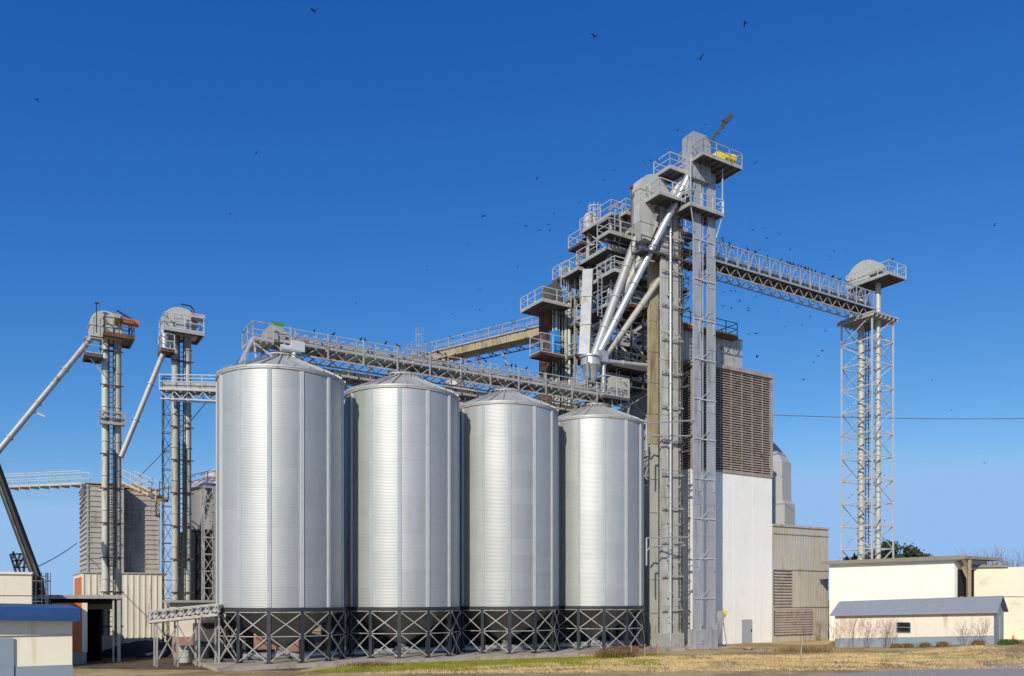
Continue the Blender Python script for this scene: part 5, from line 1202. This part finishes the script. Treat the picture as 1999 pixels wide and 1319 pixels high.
for k, (px, h_, n_s, lb) in enumerate(((1640, 2.4, 7, 'leafless reddish shrub at the left corner of the grey-roofed shed'), (1668, 2.7, 8, 'taller leafless shrub second from the shed left corner'),
    (1700, 2.3, 6, 'leafless shrub leaning over the middle of the blank shed wall'), (1732, 2.6, 9, 'thick leafless shrub left of the small shed window'), (1752, 1.7, 4, 'thin leafless sprigs right under the small shed window'),
    (1885, 1.8, 5, 'leafless shrub near the right end of the shed wall'), (1912, 2.1, 6, 'leafless shrub at the right corner of the shed'))):
    q = onfront(px, .9); bare_bush(lb, q.x, q.y, h_, n_s, 40+k, group='leafless shrubs along the shed')
q = at(1598, 1240, 74); bare_bush('leafless shrub against the ribbed annex corner', q.x, 74, 2.3, 8, 60, .3, group='leafless shrubs along the shed')
q = at(1575, 1240, 73); bare_bush('low leafless shrub in front of the lower annex louvres', q.x, 73, 1.4, 6, 61, .3, group='leafless shrubs along the shed')
def weed(label, x, y, w_, h_, n, seed, m_=DRYW, name='weed_clump', cat='weeds', group='weed clumps along the shed'):
    rnd = random.Random(seed); m = MB(IM); z0 = gz(x, y)
    for k in range(n):
        px, py = x+rnd.gauss(0, w_*.4), y+rnd.gauss(0, w_*.25); a = rnd.random()*6.28; hh = h_*rnd.uniform(.4,1.1); tx, ty = rnd.gauss(0,.4)*hh, rnd.gauss(0,.4)*hh
        dx, dy = math.cos(a)*.025, math.sin(a)*.025
        m.f.append([m.pt((px-dx, py-dy, z0-.02)), m.pt((px+dx, py+dy, z0-.02)), m.pt((px+tx+dx*.4, py+ty+dy*.4, z0+hh)), m.pt((px+tx-dx*.4, py+ty-dy*.4, z0+hh))])
    tag(m.build(name, m_, None, frame=Matrix.Translation((x, y, z0)), smooth=0), label, cat, group)
WG = mat('green_weed', (.30, .36, .16), 1, 0, .4, 4)
for k, (px, py, lb, mm_) in enumerate(((1757, 1265, 'brown weed clump, leftmost along the shed front', DRYW), (1779, 1265, 'brown weed clump just right of the first below the window', DRYW), (1812, 1264, 'small brown weed clump midway along the shed', DRYW),
    (1846, 1263, 'wider brown weed clump right of the shed middle', DRYW), (1913, 1261, 'brown weed clump before the shed door corner', DRYW), (1962, 1260, 'green weed clump just past the right end of the shed', WG), (1980, 1262, 'dark green weed clump below the orange cone', WG))):
    q = onfront(px, .9) if px < 1930 else at(px, 1250, 58.2); weed(lb, q.x, q.y, .5, .35, 260, 80+k, mm_)
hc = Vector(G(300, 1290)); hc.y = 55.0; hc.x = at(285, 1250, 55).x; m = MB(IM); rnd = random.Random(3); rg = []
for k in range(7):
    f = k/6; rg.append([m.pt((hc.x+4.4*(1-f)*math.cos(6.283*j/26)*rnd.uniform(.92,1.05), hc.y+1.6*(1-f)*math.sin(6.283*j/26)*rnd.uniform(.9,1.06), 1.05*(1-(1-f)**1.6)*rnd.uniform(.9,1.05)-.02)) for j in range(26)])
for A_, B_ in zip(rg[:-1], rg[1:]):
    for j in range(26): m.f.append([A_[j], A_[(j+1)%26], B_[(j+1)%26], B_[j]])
tag(m.build('dark_mound', mat('dark_heap', (.16, .15, .17), .9, 0, .4, 4, bump=.5), None, frame=Matrix.Translation(hc)), 'long dark heap lying before the cream ribbed building', 'heap')  # low uneven mound in a near-black colour
for k, (px, h_, lb) in enumerate(((1905, 7.2, 'leafless tree crown just right of the warehouse porch roof'), (1935, 8.0, 'leafless tree crown third from the right edge above the cream warehouse'), (1962, 7.6, 'leafless tree crown second from the right edge above the cream warehouse'), (1990, 8.6, 'leafless tree crown at the very right edge'))):
    q = at(px, 1100, 112); bare_bush(lb, q.x, 112, h_*1.3, 12, 300+k, .30, TWIG, .06, 'bare_tree', 'leafless trees behind the cream warehouse', 'tree')
# net fence, rock, scrub near the right silo foot
q0_, q1_ = Vector(G(1232, 1283)), Vector(G(1283, 1277))
nf = thing('net_fence', 'sagging faded red net fence at the foot of the last silo', 'fence', tuple(q0_), rot=0)
m = MB(IM)
for k in range(22):
    p = q0_.lerp(q1_, k/21); m.beam(p, p+Vector((.05*math.sin(k), 0, .55+.18*math.sin(k*1.3))), .03)
for h_ in (.1,.22,.34,.46):
    m.path([q0_.lerp(q1_, k/10)+Vector((0, .03*math.sin(k), h_+.05*math.sin(k*2))) for k in range(11)], .014, 4)
m.build('net', NETM, nf)
m = MB(IM)
for f in (0,.5,1): p = q0_.lerp(q1_, f)-Vector((0,.05,0)); m.beam(p, p+Vector((0,0,.8)), .06)
build_each(m, 'fence_post', WOOD, nf)
def rock(label, px, py, r_, m_, seed, name='rock', sz=.7):
    rnd = random.Random(seed); g_ = Vector(G(px, py)); m = MB(IM); n1, n2 = 9, 6; rg = []
    for i in range(n2+1):
        th_ = math.pi*i/n2; rg.append([m.pt(g_+Vector((math.sin(th_)*math.cos(6.283*j/n1), math.sin(th_)*math.sin(6.283*j/n1), sz*math.cos(th_)+.3))*r_*rnd.uniform(.8,1.15)) for j in range(n1)])
    for A_, B_ in zip(rg[:-1], rg[1:]):
        for j in range(n1): m.f.append([A_[j], B_[j], B_[(j+1)%n1], A_[(j+1)%n1]])
    tag(m.build(name, m_, None, frame=Matrix.Translation(g_)), label, 'rock')
rock('small white stone lying before the net fence', 1226, 1284, .22, WHT, 5)
rock('low tan boulder in the dirt before the tower door', 1461, 1268, .4, WOOD, 6, sz=.4)
weed('tan dry brush heap in front of the last silo legs', Vector(G(1200,1284)).x, Vector(G(1200,1284)).y, 1.4, .55, 1200, 9, DRYW, 'dry_brush', 'brush', None)
for k, (px, py, w_, h_, n) in enumerate(((1215, 1276, 1.2, .6, 500), (720, 1300, 2.0, .25, 500), (1570, 1272, 3.0, .35, 500))):
    q = Vector(G(px, py)); weed(['reddish dry brush tangled behind the net fence', 'low dry weeds on the pad edge before the second silo', 'low dry weeds near the survey stake'][k], q.x, q.y, w_, h_, n, 100+k, DRYW if k else NETM, 'dry_brush', 'brush', None)
m = MB(IM); q = Vector(G(1563, 1291)); m.beam(q, q+Vector((.06, 0, 1.35)), .07); m.beam(q+Vector((.05, -.045, 1.0)), q+Vector((.06, -.045, 1.3)), .085)
tag(m.build('wooden_stake', TANP, None, frame=Matrix.Translation(q)), 'thin pale wooden stake standing alone in the dry grass', 'stake')
cq = at(1978, 1254, 60); cn = thing('traffic_cone', 'tiny orange cone at the far right by the cream warehouse', 'cone', (cq.x, 60, gz(cq.x, 60)), rot=0); z0 = gz(cq.x, 60)
m = MB(IM); m.tube((cq.x, 60, z0+.05), (cq.x, 60, z0+.6), .15, 16, .03); m.build('cone_body', CONEM, cn)
m = MB(IM); m.box(cq.x-.19, 59.81, z0, cq.x+.19, 60.19, z0+.04); m.build('base', CONEM, cn)
m = MB(IM); cc = Vector(G(1160, 1281)); m.box(cc.x-1.0, cc.y-.3, 0, cc.x+1.1, cc.y+.5, .18); m.box(cc.x-.8, cc.y-.32, .03, cc.x+.9, cc.y-.301, .12)
tag(m.build('stone_block', BRICK, None, frame=Matrix.Translation(cc)), 'low pinkish concrete block lying before the last silo', 'block')

# ------------------------------------------------------------------ grass blades on the verge
def tufts(name, label, m_, n, region, hmin, hmax, seed):
    rnd = random.Random(seed); m = MB(IM); a, b, c, d = [Vector(p) for p in region]
    for k in range(n):
        u_, v_ = rnd.random(), rnd.random(); p = a.lerp(b, u_).lerp(d.lerp(c, u_), v_)
        if noise.noise(Vector((p.x*.45, p.y*.6, seed))) < -.05 and rnd.random() < .85: continue
        z0 = gz(p.x, p.y); hh = rnd.uniform(hmin, hmax)
        for _ in range(3):
            x, y = p.x+rnd.gauss(0,.05), p.y+rnd.gauss(0,.05); an_ = rnd.random()*3.14; dx, dy = math.cos(an_)*.014, math.sin(an_)*.014; tx, ty = rnd.gauss(0,.35)*hh, rnd.gauss(0,.35)*hh
            m.f.append([m.pt((x-dx, y-dy, z0)), m.pt((x+dx, y+dy, z0)), m.pt((x+tx, y+ty, z0+hh))])
    o = m.build(name, m_, None, frame=Matrix.Identity(4), smooth=0); tag(o, label, 'grass', kind='stuff')
GB = mat('green_grass_blades', (.55, .55, .20), 1, 0, .35, .8, spec=.1); DB = mat('dry_grass_blades', (.80, .70, .50), 1, 0, .3, .5, spec=.1)
tufts('grass', 'short green grass along the silo pad', GB, 9000, [G(600,1313), G(1290,1297), G(1290,1277), G(700,1298)], .04, .14, 1)
tufts('dry_grass', 'short dry tan grass between the silos and the road', DB, 24000, [(-8, 41.5, 0), (34, 45.5, 0), (33, 59, 0), (9, 54, 0)], .04, .16, 2)

m = MB(IM); rnd = random.Random(5)
for k in range(1400):
    x, y = rnd.uniform(-16, 36), rnd.uniform(41.5, 62); r_ = rnd.uniform(.02, .07)
    if -8 < x < 24 and y > 44+.62*(x+8): continue
    c = Vector((x, y, gz(x, y))); a = rnd.random()*6
    i = [m.pt(c+Vector((r_*math.cos(a+2.1*q), r_*math.sin(a+2.1*q), 0))) for q in range(3)]; t = m.pt(c+Vector((0, 0, r_*.8)))
    m.f += [[i[0], i[1], t], [i[1], i[2], t], [i[2], i[0], t]]
o = m.build('gravel', mat('clod_earth', (.62, .54, .42), 1, 0, .3, 3), None, frame=Matrix.Identity(4), smooth=0); tag(o, 'loose clods and stones scattered over the dry dirt', 'gravel', kind='stuff')
# ------------------------------------------------------------------ birds
def bird_mesh(flap, seed):
    m = MB(IM); rnd = random.Random(seed)
    for (x0, x1, r0, r1) in ((-.13, -.06, .012, .045), (-.06, .05, .045, .05), (.05, .11, .05, .035), (.11, .15, .035, .028), (.15, .19, .02, .004)):
        m.tube((x0, 0, 0), (x1, 0, .01), r0, 8, r1)
    m.poly([(-.12, -.03, 0), (-.26, -.06, -.01), (-.27, 0, 0), (-.26, .06, -.01), (-.12, .03, 0)])
    for s in (-1, 1):
        e, t = Vector((.03, s*.20, .20*flap)), Vector((-.06, s*.40, .34*flap-.02))
        m.poly([(.07, s*.03, .02), tuple(e+Vector((.05,0,0))), tuple(t), tuple(e-Vector((.10,0,0))), (-.06, s*.03, .01)])
        m.poly([(-.06, s*.03, 0), tuple(e-Vector((.10,0,.015))), tuple(t-Vector((0,0,.015))), tuple(e+Vector((.05,0,-.015))), (.07, s*.03, .005)])
    me = bpy.data.meshes.new('bird'); me.from_pydata(m.v, [], m.f); me.materials.append(BIRDM); return me
BM_ = [bird_mesh(f, i) for i, f in enumerate((.8, .25, -.35, .55))]
def bird(px, py, d, size, label, group):
    rnd = random.Random(px*7+py); o = bpy.data.objects.new('bird', BM_[rnd.randrange(4)]); S.collection.objects.link(o)
    o.location = at(px, py, d); o.rotation_euler = (rnd.uniform(-.5,.5), rnd.uniform(-.4,.4), rnd.uniform(0,6.28)); o.scale = (size*.7,)*3
    tag(o, label, 'bird', group)
bird(615, 22, 48, 1.0, 'large dark bird flying alone at the top edge left of centre', 'single birds high in the sky')
bird(1161, 71, 50, .85, 'dark bird near the top edge, above the stair tower', 'single birds high in the sky')
bird(1367, 115, 50, 1.0, 'dark bird flying highest over the tallest elevator', 'single birds high in the sky')
bird(1454, 44, 50, .85, 'dark bird at the top edge right of the tallest elevator', 'single birds high in the sky')
bird(72, 194, 55, .7, 'lone dark bird at the upper left', 'single birds high in the sky')
bird(500, 298, 58, .55, 'tiny dark bird in the empty sky above the leftmost silo', 'single birds high in the sky')
bird(1941, 440, 60, .7, 'lone dark bird at the far right edge of the sky', 'single birds high in the sky')
FL = 'small dark birds flocking round the elevator towers'
for (x, y, s_) in ((944,421,.9),(1006,437,.6),(1027,441,.6),(1052,449,.7),(1070,438,.7),(1080,416,.5),(1073,450,.6),(915,478,.6),(834,528,.5),(937,565,.7),(1010,521,.5),(1048,349,.7),(1131,396,.6)):
    bird(x, y, 60+((x*13)%9), s_, 'one of the small dark birds in the loose flock left of the cyclone', FL)
for (x, y, s_) in ((1180,351,.7),(1322,253,.7),(1376,243,.4),(1270,314,.5),(1283,312,.6)):
    bird(x, y, 62, s_, 'one of the small dark birds just above the hooded elevator', FL)
for (x, y, s_) in ((1475,318,.8),(1404,365,.6),(1410,466,.7),(1428,473,.5),(1424,479,.6),(1430,484,.7),(1458,481,.7),(1484,487,.6),(1482,501,.5),(1457,493,.5)):
    bird(x, y, 61, s_, 'one of the dark birds above the left half of the bridge', FL)
for (x, y, s_) in ((1650,486,.7),(1618,500,.7),(1742,506,.6)):
    bird(x, y, 66, s_, 'one of the three dark birds near the right lattice tower head', FL)
for (x, y, s_) in ((1411,569,.4),(1427,567,.6),(1462,566,.6),(1475,580,.7),(1443,588,.6),(1412,598,.6),(1428,602,.6),(1462,606,.7),(1477,651,.8),(1462,653,.5)):
    bird(x, y, 63, s_, 'one of the dark birds below the bridge beside the rusty platform', FL)
for (x, y, s_) in ((1478,697,1.0),(1605,685,.9),(1597,694,.6),(1568,741,.7),(1588,708,.5)):
    bird(x, y, 63, s_, 'one of the dark birds over the louvred tower, well under the bridge', FL)
for (x, y, s_) in ((1857,800,.5),(1922,903,.5),(1820,742,.4)):
    bird(x, y, 70, s_, 'one of the tiny dark birds at far right near the power line', FL)
for (x, y, s_) in ((695,591,.4),(450,417,.5),(990,644,.6),(1000,636,.5),(1008,640,.6),(1024,632,.6),(970,646,.5),(905,655,.6),(1035,690,.6)):
    bird(x, y, 70, s_, 'one of the small dark birds above the silo-top conveyor' if y > 600 or x == 695 else 'tiny dark bird in the sky over the first silo', FL)
rnd = random.Random(21)
for k in range(26):
    f = rnd.random(); x = 1400+f*240+rnd.uniform(-8, 8); y = 500+f*85+rnd.choice((-1, 1, 1))*rnd.uniform(22, 95)
    bird(x, y, 62+10*f, rnd.uniform(.35, .6), 'one of the tiny bird specks scattered above and below the bridge', FL)
for k in range(14):
    bird(rnd.uniform(1150, 1330), rnd.uniform(300, 400), 66, rnd.uniform(.35, .5), 'one of the tiny bird specks wheeling over the stair tower', FL) if k % 2 else bird(rnd.uniform(860, 1060), rnd.uniform(600, 640), 72, rnd.uniform(.35, .55), 'one of the tiny bird specks over the rear conveyor', FL)
def perch(p, label):
    o = bpy.data.objects.new('bird', PERCH); S.collection.objects.link(o); o.location = p; o.rotation_euler = (0, 0, rnd.uniform(0, 6.28)); tag(o, label, 'bird', 'birds perched on the steelwork')
m = MB(IM)
for (x0_, z0_p, x1_, z1_p, r0, r1) in ((-.10, .06, -.02, .09, .02, .055), (-.02, .09, .05, .15, .055, .05), (.05, .15, .09, .22, .05, .03), (.09, .22, .12, .24, .035, .03), (.12, .24, .17, .235, .014, .003), (-.22, .0, -.10, .06, .012, .025)):
    m.tube((x0_, 0, z0_p), (x1_, 0, z1_p), r0, 8, r1)
m.tube((0, .02, 0), (0, .02, .08), .008, 5); m.tube((0, -.02, 0), (0, -.02, .08), .008, 5)
PERCH = bpy.data.meshes.new('perched_bird'); PERCH.from_pydata(m.v, [], m.f); PERCH.materials.append(BIRDM)
for k in range(26): perch(tw(x3+.8+rnd.random()*17, VE+.15, zb+1.5), 'one of the dark birds perched along the top chord of the bridge')
for k in range(20): perch(tw(15+rnd.random()*25, V0-.85, zc+.86), 'one of the dark birds perched on the silo-top conveyor handrail')
for k in range(12):
    f = rnd.random(); c = Vector(pa_).lerp(Vector(pb_), f); perch(RF @ (c+Vector((0, -.75, 1.09))), 'one of the dark birds perched on the rear conveyor handrail')
